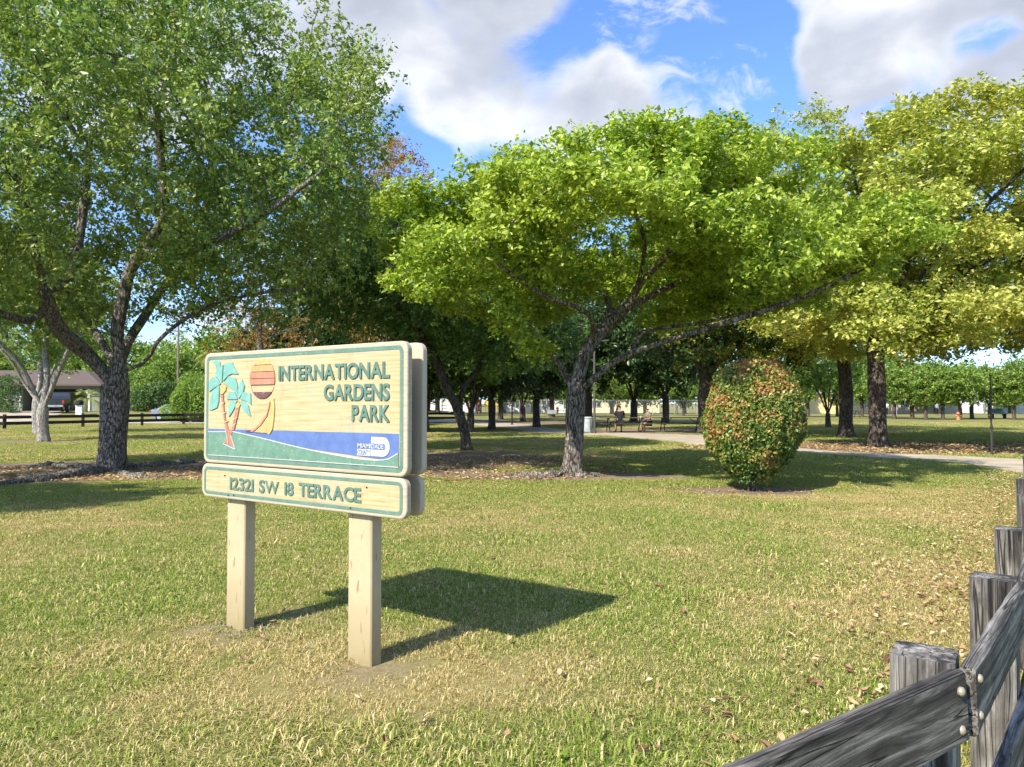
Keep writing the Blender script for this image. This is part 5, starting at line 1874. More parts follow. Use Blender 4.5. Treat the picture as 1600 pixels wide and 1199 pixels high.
n = 42000
zg = np.linspace(0.17, 2.229, 400)
rg_ = bush_r(zg)
ds = np.sqrt(np.gradient(zg) ** 2 + np.gradient(rg_) ** 2) * (rg_ + 0.06)
zz = np.interp(rng.uniform(0, 1, n), np.cumsum(ds) / ds.sum(), zg)
aa = rng.uniform(0, 6.283, len(zz))
br_ = bush_r(zz)
q = np.stack([br_ * np.cos(aa), br_ * np.sin(aa), zz], 1)
lump = (vnoise(q, 2.6, 50) - 0.5) * 0.09 + (vnoise(q, 6.5, 51) - 0.5) * 0.10
dep = np.abs(rng.normal(0, 0.075, len(zz)))
rad_ = np.maximum(br_ + lump - dep, 0.02)
C = np.stack([rad_ * np.cos(aa), rad_ * np.sin(aa), zz + rng.normal(0, 0.02, len(zz))], 1)
C[:, 0] += 0.02 * (zz - 0.4)
# gaps low down, where stems show
C = C[~((C[:, 2] < 0.42) & (np.abs(vnoise(C, 4.0, 55) - 0.5) < 0.12))]
inner = unit(rng.normal(size=(7000, 3))) * np.array([0.72, 0.72, 0.72]) * rng.uniform(0.4, 1, (7000, 1)) + np.array([0, 0, 1.2])
C = np.concatenate([C, inner])
V, T = leaf_arrays(rng, C, 0.056, 0.032, up=0.25, out=unit(C - np.array([0, 0, 1.1])), outw=0.6)
V[:, :2] *= 0.9
mbush, nt, b = new_mat('bush_leaf')
g = N(nt, 'ShaderNodeNewGeometry')
t = N(nt, 'ShaderNodeTexCoord')
nn_ = N(nt, 'ShaderNodeTexNoise')
nn_.inputs['Scale'].default_value = 2.5
nn_.inputs['Detail'].default_value = 4
nn_.inputs['Roughness'].default_value = 0.6
nt.links.new(t.outputs['Object'], nn_.inputs['Vector'])
sxyz = N(nt, 'ShaderNodeSeparateXYZ')
nt.links.new(t.outputs['Object'], sxyz.inputs[0])
hz_ = math_node(nt, 'MULTIPLY', math_node(nt, 'SUBTRACT', sxyz.outputs[2], 1.15), 0.10)
sel = math_node(nt, 'ADD', math_node(nt, 'ADD', math_node(nt, 'MULTIPLY', g.outputs['Random Per Island'], 0.40), math_node(nt, 'MULTIPLY', nn_.outputs[0], 1.11)), hz_)
rc = ramp(nt, [(0.46, (0.055, 0.12, 0.022)), (0.68, (0.13, 0.225, 0.038)), (0.80, (0.30, 0.33, 0.06)), (0.90, (0.44, 0.32, 0.085)), (0.98, (0.46, 0.24, 0.085)), (1.0, (0.42, 0.16, 0.08))], sel)
nt.links.new(rc.outputs[0], b.inputs['Base Color'])
b.inputs['Roughness'].default_value = 0.4
tr = N(nt, 'ShaderNodeBsdfTranslucent')
nt.links.new(rc.outputs[0], tr.inputs[0])
mx = N(nt, 'ShaderNodeMixShader')
mx.inputs[0].default_value = 0.25
nt.links.new(b.outputs[0], mx.inputs[1])
nt.links.new(tr.outputs[0], mx.inputs[2])
nt.links.new(mx.outputs[0], nt.nodes['Material Output'].inputs[0])
link_mesh('foliage', big_mesh('foliage', V, T), mbush, bush)
for k in range(6):
    a = k * 1.05 + 0.3
    r0, r1 = 0.07, rng.uniform(0.12, 0.3)
    mb = MB()
    mb.tube([(r0 * math.cos(a), r0 * math.sin(a), -0.05), (r0 * 1.1 * math.cos(a), r0 * 1.1 * math.sin(a), 0.18), (r1 * math.cos(a), r1 * math.sin(a), 0.62), (r1 * 1.5 * math.cos(a), r1 * 1.5 * math.sin(a), 1.1)], [0.026, 0.022, 0.018, 0.012], 7)
    mb.build('stem', BK_oak, bush, True)

# ================================================================== people (skin-modifier bodies)
SKIN = plain('skin', (0.36, 0.22, 0.155), 0.5, vary=0.05)


def skin_obj(name, joints, edges, m, parent, sub=2):
    """joints: name -> (x, y, z, radius)"""
    names = list(joints)
    me = bpy.data.meshes.new(name)
    me.from_pydata([joints[k][:3] for k in names], [(names.index(a), names.index(b_)) for a, b_ in edges], [])
    o = link_mesh(name, me, m, parent)
    md = o.modifiers.new('skin', 'SKIN')
    md.use_smooth_shade = True
    sv = me.skin_vertices[0].data if me.skin_vertices else None
    if sv is None:
        bpy.context.view_layer.update()
        sv = me.skin_vertices[0].data
    for i, k in enumerate(names):
        sv[i].radius = (joints[k][3], joints[k][3] * (joints[k][4] if len(joints[k]) > 4 else 1.0))
    sv[0].use_root = True
    s = o.modifiers.new('sub', 'SUBSURF')
    s.levels = s.render_levels = sub
    return o


def person(label, loc, rz, pose, shirt, legs_m, hair, scale=1.0, short_legs=True, cap=None, shoe=(0.05, 0.05, 0.05)):
    root = empty('person', loc, rz)
    root.scale = (scale, scale, scale)
    tag(root, label, 'person')
    if pose == 'sit':      # facing -y, seated on a 0.45 m bench
        J = dict(pelvis=(0, 0, 0.53, 0.135), waist=(0, -0.03, 0.70, 0.125), chest=(0, -0.07, 0.92, 0.15), neck=(0, -0.09, 1.10, 0.055), head0=(0, -0.12, 1.19, 0.075), head1=(0, -0.12, 1.30, 0.082),
                 shl=(0.18, -0.07, 1.03, 0.062), ell=(0.25, -0.12, 0.78, 0.045), hal=(0.20, -0.36, 0.74, 0.038), hnl=(0.16, -0.44, 0.75, 0.034),
                 shr=(-0.18, -0.07, 1.03, 0.062), elr=(-0.25, -0.12, 0.78, 0.045), har=(-0.20, -0.36, 0.74, 0.038), hnr=(-0.16, -0.44, 0.75, 0.034),
                 hl=(0.10, -0.02, 0.51, 0.10), kl=(0.14, -0.44, 0.50, 0.065), al=(0.14, -0.40, 0.09, 0.042), tl=(0.15, -0.58, 0.04, 0.036),
                 hr=(-0.10, -0.02, 0.51, 0.10), kr=(-0.14, -0.44, 0.50, 0.065), ar=(-0.14, -0.40, 0.09, 0.042), tr=(-0.15, -0.58, 0.04, 0.036))
    else:
        st = 0.0 if pose == 'stand' else 0.22
        J = dict(pelvis=(0, 0, 0.95, 0.13), waist=(0, 0, 1.10, 0.12), chest=(0, 0, 1.33, 0.15), neck=(0, 0.0, 1.50, 0.055), head0=(0, -0.03, 1.58, 0.075), head1=(0, -0.03, 1.68, 0.085),
                 shl=(0.18, 0, 1.42, 0.06), ell=(0.25, 0.04 + st * 0.5, 1.14, 0.043), hal=(0.24, -0.06 - st * 0.4, 0.92, 0.036), hnl=(0.24, -0.10 - st * 0.4, 0.83, 0.033),
                 shr=(-0.18, 0, 1.42, 0.06), elr=(-0.25, 0.04 - st * 0.5, 1.14, 0.043), har=(-0.24, -0.06 + st * 0.1, 0.92, 0.036), hnr=(-0.24, -0.10 + st * 0.1, 0.83, 0.033),
                 hl=(0.09, 0, 0.90, 0.10), kl=(0.10, -st, 0.50, 0.066), al=(0.10, -st * 0.7, 0.09, 0.042), tl=(0.11, -0.16 - st * 0.7, 0.04, 0.036),
                 hr=(-0.09, 0, 0.90, 0.10), kr=(-0.10, st * 0.5, 0.50, 0.066), ar=(-0.10, st * 1.2, 0.09, 0.042), tr=(-0.11, -0.16 + st * 1.2, 0.04, 0.036))
    E = [('pelvis', 'waist'), ('waist', 'chest'), ('chest', 'neck'), ('neck', 'head0'), ('head0', 'head1')]
    for s in 'lr':
        E += [('chest', 'sh' + s), ('sh' + s, 'el' + s), ('el' + s, 'ha' + s), ('ha' + s, 'hn' + s), ('pelvis', 'h' + s), ('h' + s, 'k' + s), ('k' + s, 'a' + s), ('a' + s, 't' + s)]
    skin_obj('body', J, E, SKIN, root)

    def sub_j(keys, grow):
        return {k: (J[k][0], J[k][1], J[k][2], J[k][3] + grow) for k in keys}
    K = ['chest', 'waist', 'pelvis', 'shl', 'shr', 'ell', 'elr']
    js = sub_j(K, 0.022)
    for s in 'lr':
        a_, c_ = np.array(J['sh' + s][:3]), np.array(J['el' + s][:3])
        m_ = a_ + (c_ - a_) * 0.75
        js['el' + s] = (*m_, J['el' + s][3] + 0.03)
    skin_obj('shirt', js, [('chest', 'waist'), ('waist', 'pelvis'), ('chest', 'shl'), ('chest', 'shr'), ('shl', 'ell'), ('shr', 'elr')], shirt, root)
    js = sub_j(['pelvis', 'hl', 'hr', 'kl', 'kr'], 0.02)
    ed = [('pelvis', 'hl'), ('pelvis', 'hr'), ('hl', 'kl'), ('hr', 'kr')]
    if short_legs:
        for s in 'lr':
            a_, c_ = np.array(J['h' + s][:3]), np.array(J['k' + s][:3])
            m_ = a_ + (c_ - a_) * 0.85
            js['k' + s] = (*m_, J['k' + s][3] + 0.03)
    else:
        for s in 'lr':
            js['a' + s] = (J['a' + s][0], J['a' + s][1], J['a' + s][2] + 0.02, J['a' + s][3] + 0.025)
            ed.append(('k' + s, 'a' + s))
    skin_obj('shorts' if short_legs else 'trousers', js, ed, legs_m, root)
    shm = plain('shoe_%d' % int(shoe[0] * 100), shoe, 0.6)
    for s in 'lr':
        a_, t_ = J['a' + s], J['t' + s]
        skin_obj('shoe', dict(a=(a_[0], a_[1], 0.06, 0.052), b=(t_[0], t_[1], 0.045, 0.045)), [('a', 'b')], shm, root, 1)
    h0, h1 = J['head0'], J['head1']
    hm = plain('hair_%d' % int(hair[0] * 100), hair, 0.7)
    skin_obj('hair', dict(a=(h0[0], h0[1] + 0.035, h0[2] + 0.05, 0.098), b=(h1[0], h1[1] + 0.02, h1[2] + 0.03, 0.108)), [('a', 'b')], hm, root, 2)
    # face: nose and ears
    mb = MB()
    mb.tube([(h0[0], h0[1] - 0.075, h0[2] + 0.055), (h0[0], h0[1] - 0.098, h0[2] + 0.028)], [0.009, 0.014], 6)
    for s in (-1, 1):
        mb.tube([(h0[0] + s * 0.074, h0[1] + 0.01, h0[2] + 0.02), (h0[0] + s * 0.084, h0[1] + 0.015, h0[2] + 0.06)], [0.010, 0.016], 6)
    mb.build('face_features', SKIN, root, True)
    if cap:
        mb = MB()
        for i in range(5):
            pass
        mb.tube([(h1[0], h1[1], h1[2] + 0.00), (h1[0], h1[1], h1[2] + 0.06), (h1[0], h1[1], h1[2] + 0.10)], [0.105, 0.10, 0.04], 12)
        mb.box((h1[0], h1[1] - 0.13, h1[2] + 0.012), (0.15, 0.12, 0.012), 0, 0.003)
        mb.build('cap', cap, root, True)
    return root


C_black = plain('black_cloth', (0.012, 0.012, 0.016), 0.85)
C_grey = plain('olive_grey_cloth', (0.16, 0.155, 0.105), 0.85)
C_white = plain('white_cloth', (0.72, 0.72, 0.72), 0.85)
C_red = plain('dark_red_cloth', (0.16, 0.022, 0.025), 0.85)
C_blue = plain('pale_blue_cloth', (0.22, 0.36, 0.55), 0.85)
C_khaki = plain('khaki_cloth', (0.38, 0.31, 0.21), 0.85)
C_orange = plain('orange_cloth', (0.50, 0.24, 0.10), 0.85)
p = G(970, 676.5)
TX, TY = float(p[0]), float(p[1])
person('seated person in black seen from behind at the picnic table', (TX, TY + 0.35, 0), R(180), 'sit', C_black, C_black, (0.015, 0.012, 0.01), 1.04)
p2 = G(1004, 674)
person('seated person in olive shirt and dark shorts with a drink at the picnic table', (float(p2[0]) + 0.1, TY + 0.9, 0), R(-62), 'sit', C_grey, C_black, (0.02, 0.015, 0.012), 0.93)
cup = MB()
cup.tube([(0, 0, 0), (0, 0, 0.12), (0, 0, 0.125)], [0.032, 0.042, 0.043], 12)
cup.tube([(0.01, 0, 0.12), (0.02, 0, 0.2)], [0.005, 0.005], 6)
o = cup.build('paper_cup', plain('white_paper', (0.75, 0.75, 0.73), 0.7), None, True)
o.location = (float(p2[0]) - 0.36, TY + 0.73, 0.69)
tag(o, 'white paper cup held by the seated person in olive', 'cup')
for (a, c), lab, rz, pose, sh, lg, hr, sc, sl in (
        ((748, 648), 'walking person in a dark red shirt and pale shorts near the playground', 0.5, 'walk', C_red, C_khaki, (0.02, 0.015, 0.01), 1.0, True),
        ((733, 647), 'small standing figure in orange beside the pale trunk near the playground', 0.2, 'stand', C_orange, C_black, (0.03, 0.02, 0.01), 0.85, False),
        ((852, 646), 'standing person in a white shirt and dark shorts left of the dark tree', 2.6, 'walk', C_white, C_black, (0.03, 0.02, 0.015), 0.98, True),
        ((871, 649), 'small child in dark red by the far picnic table', 0.3, 'stand', C_red, C_black, (0.02, 0.015, 0.01), 0.7, False),
        ((1057, 647), 'distant person in white by the wire fence', 1.8, 'walk', C_white, C_khaki, (0.03, 0.02, 0.015), 1.0, True),
        ((1385, 650), 'distant person in a white shirt and dark trousers right of the thick trunks', -0.6, 'stand', C_white, C_black, (0.02, 0.015, 0.012), 1.0, False),
        ((1464, 649), 'distant person in pale blue striding among the row of small trees', 1.5, 'walk', C_blue, C_black, (0.03, 0.02, 0.015), 0.95, False)):
    q_ = G(a, c)
    person(lab, (float(q_[0]), float(q_[1]), 0), rz, pose, sh, lg, hr, sc, sl)
q_ = G(837, 646.5)
person('distant person in dark clothes sitting on the sunny field', (float(q_[0]), float(q_[1]), -0.40), 0.6, 'sit', C_black, C_grey, (0.02, 0.015, 0.01), 1.0)
sb = MB().box((0, 0.05, 0.02), (0.55, 0.45, 0.07), 0, 0.015).box((0, 0.26, 0.28), (0.5, 0.05, 0.45), 0, 0.012)
for s in (-0.25, 0.25):
    sb.tube([(s, -0.15, 0.0), (s, 0.28, 0.03)], 0.015, 6).tube([(s, 0.28, 0.0), (s, 0.30, 0.5)], 0.015, 6)
o = sb.build('beach_chair', plain('green_canvas', (0.05, 0.13, 0.09), 0.8))
o.location = (float(q_[0]), float(q_[1]), 0.03)
o.rotation_euler = (0, 0, 0.6)
tag(o, 'low green folding chair under the person on the sunny field', 'chair')

# ================================================================== picnic tables
M_tab = plain('dark_table_wood', (0.075, 0.06, 0.05), 0.8, vary=0.25, scale=9)
M_leg = plain('dark_table_frame', (0.045, 0.042, 0.04), 0.6)


def picnic_table(label, x, y, rz, L=2.4):
    t_ = empty('picnic_table', (x, y, 0), rz)
    tag(t_, label, 'table')
    for k in range(5):
        o_ = MB().box((0, -0.30 + k * 0.15, 0.755), (L, 0.14, 0.038), 0, 0.005).build('top_plank', M_tab, t_)
    for s in (-1, 1):
        for k in range(2):
            MB().box((0, s * (0.62 + k * 0.145), 0.445), (L, 0.138, 0.038), 0, 0.005).build('bench_plank', M_tab, t_)
        fr = MB()
        xx = s * L * 0.33
        for q in (-1, 1):
            fr.tube([(xx, q * 0.18, 0.735), (xx, q * 0.60, 0.0)], 0.026, 6)
        fr.box((xx, 0, 0.405), (0.045, 1.5, 0.04), 0, 0.004).box((xx, 0, 0.715), (0.045, 0.66, 0.04), 0, 0.004)
        fr.tube([(xx, 0, 0.41), (xx - s * 0.5, 0, 0.735)], 0.018, 6)
        fr.build('leg_frame', M_leg, t_)
    return t_


picnic_table('dark picnic table where the pair sits', TX + 0.35, TY + 1.05, 0.02, 2.6)
picnic_table('empty dark picnic table right of the seated pair', TX + 3.35, TY + 1.15, 0.0, 2.9)
q_ = G(876, 652.5)
picnic_table('small dark picnic table in the shade beyond the lime tree trunk', q_[0], q_[1], 0.1, 2.2)
q_ = G(1352, 654)
picnic_table('dark picnic table in the sunny field between the two thick trunks', q_[0], q_[1], 0.05, 2.6)

# ================================================================== litter bin, poles, board, bench, hydrant
M_steel = plain('grey_steel', (0.05, 0.05, 0.044), 0.7, 0.0)
M_dsteel = plain('dark_steel', (0.05, 0.05, 0.05), 0.5, 0.4)
q_ = G(917, 677)
lb = empty('litter_bin', (q_[0], q_[1], 0))
tag(lb, 'pale grey litter bin standing left of the seated pair beside a pole', 'bin')
M_bin = plain('pale_bin', (0.36, 0.40, 0.39), 0.6, vary=0.2, scale=5)
MB().tube([(0, 0, 0.03), (0, 0, 0.1), (0, 0, 0.74), (0, 0, 0.76)], [0.27, 0.285, 0.31, 0.30], 18).build('drum', M_bin, lb, True)
MB().tube([(0, 0, 0.765), (0, 0, 0.80), (0, 0, 0.83)], [0.325, 0.325, 0.20], 18).build('lid', plain('bin_lid', (0.42, 0.46, 0.45), 0.6), lb, True)
for k in range(4):
    a = k * 1.57 + 0.4
    MB().box((0.30 * math.cos(a), 0.30 * math.sin(a), 0.38), (0.03, 0.05, 0.74), a, 0.004).build('stave', plain('bin_stave', (0.30, 0.33, 0.32), 0.6), lb)
q_ = G(929, 677.5)
mb = MB()
mb.tube([(0, 0, -0.1), (0, 0, 0.12), (0, 0, 0.13), (0, 0, 4.6), (0, 0, 4.62)], [0.09, 0.09, 0.06, 0.05, 0.02], 10)
mb.tube([(0, 0, 4.5), (0.35, -0.2, 4.65), (0.7, -0.4, 4.66)], [0.03, 0.03, 0.07], 8)
o = mb.build('lamp_pole', M_steel, None, True)
o.location = (q_[0], q_[1], 0)
tag(o, 'grey lamp pole rising right beside the pale litter bin', 'pole')
q_ = G(800, 664)
mb = MB().tube([(0, 0, -0.1), (0, 0, 3.4), (0, 0, 3.42)], [0.06, 0.05, 0.01], 8)
mb.box((0, 0, 0.02), (0.25, 0.25, 0.04), 0, 0.005)
o = mb.build('path_pole', M_steel, None, True)
o.location = (q_[0], q_[1], 0)
tag(o, 'thin grey pole at the edge of the path left of the lime tree', 'pole')
q_ = G(1550, 711)
sp = empty('sign_post', (q_[0], q_[1], 0))
tag(sp, 'bare metal sign post with galvanised foot beside the path on the right', 'post')
MB().box((0, 0, 0.42), (0.055, 0.04, 0.94), 0.3, 0.004).build('base_stub', M_steel, sp)
MB().box((0.0, 0.012, 1.45), (0.046, 0.03, 1.68), 0.3, 0.003).build('upright', M_dsteel, sp)
MB().box((0, 0.0, 0.80), (0.10, 0.06, 0.05), 0.3, 0.004).box((0, 0, 1.85), (0.07, 0.05, 0.06), 0.3, 0.004).build('clamp', M_dsteel, sp)
q_ = G(1497, 657)
fh = empty('hydrant', (q_[0], q_[1], 0))
tag(fh, 'small orange hydrant on the sunny field before the distant row of trees', 'hydrant')
M_or = plain('orange_paint', (0.46, 0.18, 0.08), 0.5)
MB().tube([(0, 0, 0), (0, 0, 0.06), (0, 0, 0.07), (0, 0, 0.55), (0, 0, 0.56), (0, 0, 0.62), (0, 0, 0.76)], [0.2, 0.2, 0.13, 0.13, 0.17, 0.17, 0.05], 14).build('barrel', M_or, fh, True)
MB().tube([(-0.26, 0, 0.42), (-0.25, 0, 0.42), (0.25, 0, 0.42), (0.26, 0, 0.42)], [0.05, 0.075, 0.075, 0.05], 10).build('outlet', M_or, fh, True)
q_ = G(1560, 654)
bn = empty('park_bench', (q_[0], q_[1], 0), 0.2)
tag(bn, 'dark green bench among the distant row of small trees on the right', 'bench')
M_gb = plain('green_bench', (0.03, 0.10, 0.075), 0.5)
for k in range(3):
    MB().box((0, -0.15 + k * 0.16, 0.46), (1.9, 0.14, 0.04), 0, 0.005).build('seat_slat', M_gb, bn)
    MB().box((0, 0.26 + k * 0.03, 0.62 + k * 0.16), (1.9, 0.03, 0.14), 0, 0.005).build('back_slat', M_gb, bn)
for s in (-0.75, 0.75):
    MB().box((s, 0.0, 0.22), (0.05, 0.42, 0.44), 0, 0.004).box((s, 0.30, 0.62), (0.05, 0.05, 0.72), 0, 0.004).build('leg', M_dsteel, bn)
q_ = G(861, 652.5)
bd = MB().box((0, 0, 0.55), (0.95, 0.05, 0.5), 0.1, 0.006)
for s in (-0.4, 0.4):
    bd.box((s, 0.03, 0.3), (0.05, 0.04, 0.62), 0.1, 0.003)
bd.box((0, -0.2, 0.42), (0.95, 0.4, 0.05), 0.1, 0.006)
o = bd.build('white_bench', plain('white_bench_paint', (0.30, 0.31, 0.30), 0.6))
o.location = (q_[0], q_[1] - 0.9, 0)
tag(o, 'small white bench in front of a dark trunk left of the lime tree', 'bench')

# ================================================================== far rail fence along the street
M_dk = plain('dark_stained_timber', (0.028, 0.022, 0.018), 0.8, vary=0.3)
sf = empty('street_fence', (-29, 43, 0))
tag(sf, 'low dark timber rail fence between the lawn and the street on the left', 'fence')
FPT = [(-40.5, 37.5), (-34.8, 41.0), (-29.9, 43.6), (-27.6, 47.6), (-25.3, 50.6), (-23.7, 53.4), (-19.8, 55.6), (-15.6, 57.4), (-11.6, 58.6), (-7.6, 59.8), (-4.0, 61.0)]
for k, (x, y) in enumerate(FPT):
    o = MB().box((0, 0, 0.40), (0.17, 0.17, 0.94), 0.4, 0.012).build('post', M_dk, sf)
    o.location = (x + 29, y - 43, 0)
    if k < len(FPT) - 1:
        x2, y2 = FPT[k + 1]
        L = math.hypot(x2 - x, y2 - y)
        for z in (0.70, 0.34):
            o = MB().box((0, 0, z), (L - 0.02, 0.05, 0.19), 0, 0.008).build('rail', M_dk, sf)
            o.location = ((x + x2) / 2 + 29 + 0.06, (y + y2) / 2 - 43 - 0.11, 0)
            o.rotation_euler = (0, 0, math.atan2(y2 - y, x2 - x))

# ================================================================== the house across the street, hedge, vehicles
HX, HY = -47.0, 76.0
HZ = float(ground_z(HX, HY))
house = empty('house', (HX, HY, HZ))
tag(house, 'low house with brown roof and wide dark garage opening across the street', 'house')
M_wall = plain('grey_green_stucco', (0.22, 0.235, 0.195), 0.9, vary=0.06)
M_trim = plain('white_trim', (0.70, 0.70, 0.68), 0.6, vary=0.04)
M_roof = plain('brown_shingle', (0.105, 0.078, 0.064), 0.9, vary=0.25, scale=14)
M_dkin = plain('shade_and_box_black', (0.02, 0.02, 0.022), 0.8)  # garage shade put into a near-black colour; also the mailbox's own black
M_glass = plain('window_glass', (0.03, 0.04, 0.05), 0.12, spec=0.6)
w_ = MB()
w_.box((-8.2, 3.0, 1.35), (9.4, 6.0, 2.9)).box((4.1, 3.0, 1.35), (1.0, 6.0, 2.9)).box((0.05, 0.0 + 0.15, 2.55), (7.1, 0.3, 0.5)).box((0.05, 5.9, 1.35), (7.1, 0.2, 2.9))
w_.build('wall', M_wall, house)
MB().box((0.05, 3.2, 0.03), (7.1, 5.2, 0.06)).build('garage_floor', M_dkin, house)
MB().box((0.05, 1.4, 1.15), (6.6, 0.08, 2.3), 0, 0.01).build('garage_shade_sheet', M_dkin, house)  # near-black sheet standing for the shade inside the open garage
for x in (-3.45, 3.55):
    MB().box((x, -0.06, 1.15), (0.28, 0.16, 2.3), 0, 0.01).build('door_frame', M_trim, house)
rv = [(-13.4, -0.8, 2.75), (5.2, -0.8, 2.75), (5.2, 6.8, 2.75), (-13.4, 6.8, 2.75), (-9.6, 3.0, 4.35), (1.4, 3.0, 4.35), (-13.4, -0.8, 2.58), (5.2, -0.8, 2.58), (5.2, 6.8, 2.58), (-13.4, 6.8, 2.58)]
MB().add(rv, [(0, 1, 5, 4), (1, 2, 5), (2, 3, 4, 5), (3, 0, 4), (0, 6, 7, 1), (1, 7, 8, 2), (2, 8, 9, 3), (3, 9, 6, 0), (9, 8, 7, 6)]).build('roof', M_roof, house)
for x in (-6.0, -10.0):
    wn_ = MB().box((x, -0.03, 1.5), (1.5, 0.1, 1.2), 0, 0.01).build('window', M_trim, house)
    MB().box((x, -0.09, 1.5), (1.3, 0.04, 1.0)).build('pane', M_glass, wn_)


def side_profile(mb, prof, y0, y1, inset=0.0):
    """car body side outline (x, z) lofted across y with a slightly narrower top"""
    n = len(prof)
    zmax = max(p_[1] for p_ in prof)
    zmid = 0.55 * zmax
    rows = []
    for s, y in ((0, y0), (1, y0 + 0.06), (1, y1 - 0.06), (0, y1)):
        ring = []
        cxm = sum(p_[0] for p_ in prof) / n
        for x, z in prof:
            k = max(0, (z - zmid) / (zmax - zmid)) * inset
            yy = y + (k if y < (y0 + y1) / 2 else -k)
            sc_ = 1.0 if s else 0.985
            ring.append((cxm + (x - cxm) * sc_, yy, z if s else z - 0.01))
        rows.append(ring)
    vs = [v for r_ in rows for v in r_]
    fs = [tuple(range(n)), tuple(3 * n + k for k in range(n - 1, -1, -1))]
    for q in range(3):
        for k in range(n):
            fs.append((q * n + k, (q + 1) * n + k, (q + 1) * n + (k + 1) % n, q * n + (k + 1) % n))
    mb.add(vs, fs)
    return mb


def wheel(parent, x, y, r, w, M_tyre, M_rim):
    o_ = MB().tube([(x, y - w / 2, r), (x, y - w / 2 + 0.03, r), (x, y + w / 2 - 0.03, r), (x, y + w / 2, r)], [r * 0.9, r, r, r * 0.9], 18).build('wheel', M_tyre, parent, False)
    MB().tube([(x, y - w / 2 - 0.012, r), (x, y + w / 2 + 0.012, r)], [r * 0.58, r * 0.58], 12).build('rim', M_rim, o_)


M_tyre = plain('tyre_rubber', (0.02, 0.02, 0.02), 0.85)
M_rimm = plain('alloy_rim', (0.45, 0.45, 0.46), 0.35, 0.7)
M_tail = plain('red_tail_lamp', (0.42, 0.02, 0.02), 0.25)
M_blk = plain('black_car_paint', (0.012, 0.014, 0.014), 0.18, spec=0.6)
M_sil = plain('silver_car_paint', (0.24, 0.25, 0.27), 0.3, 0.4)
# pickup: local x forward, rear at x = 0
px0, py0 = -41.6, 67.0
pu = empty('pickup_truck', (px0, py0, float(ground_z(px0, py0 + 2)) + 0.03), R(101))
tag(pu, 'black pickup truck parked rear first on the driveway of the house', 'truck')
MB_ = side_profile(MB(), [(0.0, 0.55), (0.0, 1.12), (1.75, 1.14), (1.80, 1.20), (4.0, 1.18), (5.2, 1.08), (5.35, 0.9), (5.35, 0.5), (4.9, 0.42), (0.3, 0.45)], -0.95, 0.95, 0.06)
MB_.build('body', M_blk, pu)
side_profile(MB(), [(1.78, 1.19), (1.98, 1.82), (3.35, 1.84), (4.15, 1.20)], -0.86, 0.86, 0.13).build('cab', M_blk, pu)
MB().add([(1.815, -0.68, 1.28), (1.815, 0.68, 1.28), (1.945, 0.62, 1.74), (1.945, -0.62, 1.74)], [(0, 1, 2, 3)]).build('rear_window', M_glass, pu)
for s in (-1, 1):
    MB().box((0.02, s * 0.86, 0.92), (0.07, 0.16, 0.34), 0, 0.01).build('tail_light', M_tail, pu)
    MB().add([(2.1, s * 0.79, 1.28), (3.8, s * 0.79, 1.28), (3.2, s * 0.745, 1.72), (2.2, s * 0.745, 1.72)], [(0, 1, 2, 3)]).build('side_window', M_glass, pu)
    for x in (1.0, 4.4):
        wheel(pu, x, s * 0.86, 0.39, 0.26, M_tyre, M_rimm)
MB().box((-0.06, 0, 0.55), (0.14, 1.8, 0.18), 0, 0.02).build('bumper', plain('chrome', (0.5, 0.5, 0.5), 0.2, 0.9), pu)
# silver car on the far side of the street
cx0, cy0 = -30.6, 63.0
car = empty('parked_car', (cx0, cy0, 0.05), R(6))
tag(car, 'silver sedan with red tail light parked on the street beyond the timber fence', 'car')
side_profile(MB(), [(0.0, 0.42), (0.02, 0.86), (0.25, 0.98), (1.0, 0.99), (3.1, 0.97), (4.2, 0.84), (4.5, 0.66), (4.52, 0.32), (4.2, 0.24), (0.35, 0.26)], -0.9, 0.9, 0.08).build('body', M_sil, car)
side_profile(MB(), [(0.5, 0.98), (1.25, 1.40), (2.2, 1.44), (3.25, 0.97)], -0.80, 0.80, 0.16).build('roof', M_sil, car)
MB().add([(0.56, -0.64, 1.045), (0.56, 0.64, 1.045), (1.22, 0.56, 1.405), (1.22, -0.56, 1.405)], [(0, 1, 2, 3)]).build('rear_window', M_glass, car)
for s in (-1, 1):
    MB().box((0.06, s * 0.72, 0.80), (0.16, 0.34, 0.15), 0, 0.02).build('tail_light', M_tail, car)
    MB().add([(0.85, s * 0.775, 1.04), (3.0, s * 0.775, 1.04), (2.15, s * 0.70, 1.36), (1.3, s * 0.70, 1.36)], [(0, 1, 2, 3)]).build('side_window', M_glass, car)
    for x in (0.85, 3.6):
        wheel(car, x, s * 0.82, 0.32, 0.2, M_tyre, M_rimm)
MB().box((-0.02, 0, 0.50), (0.1, 1.7, 0.16), 0, 0.02).build('bumper', M_sil, car)


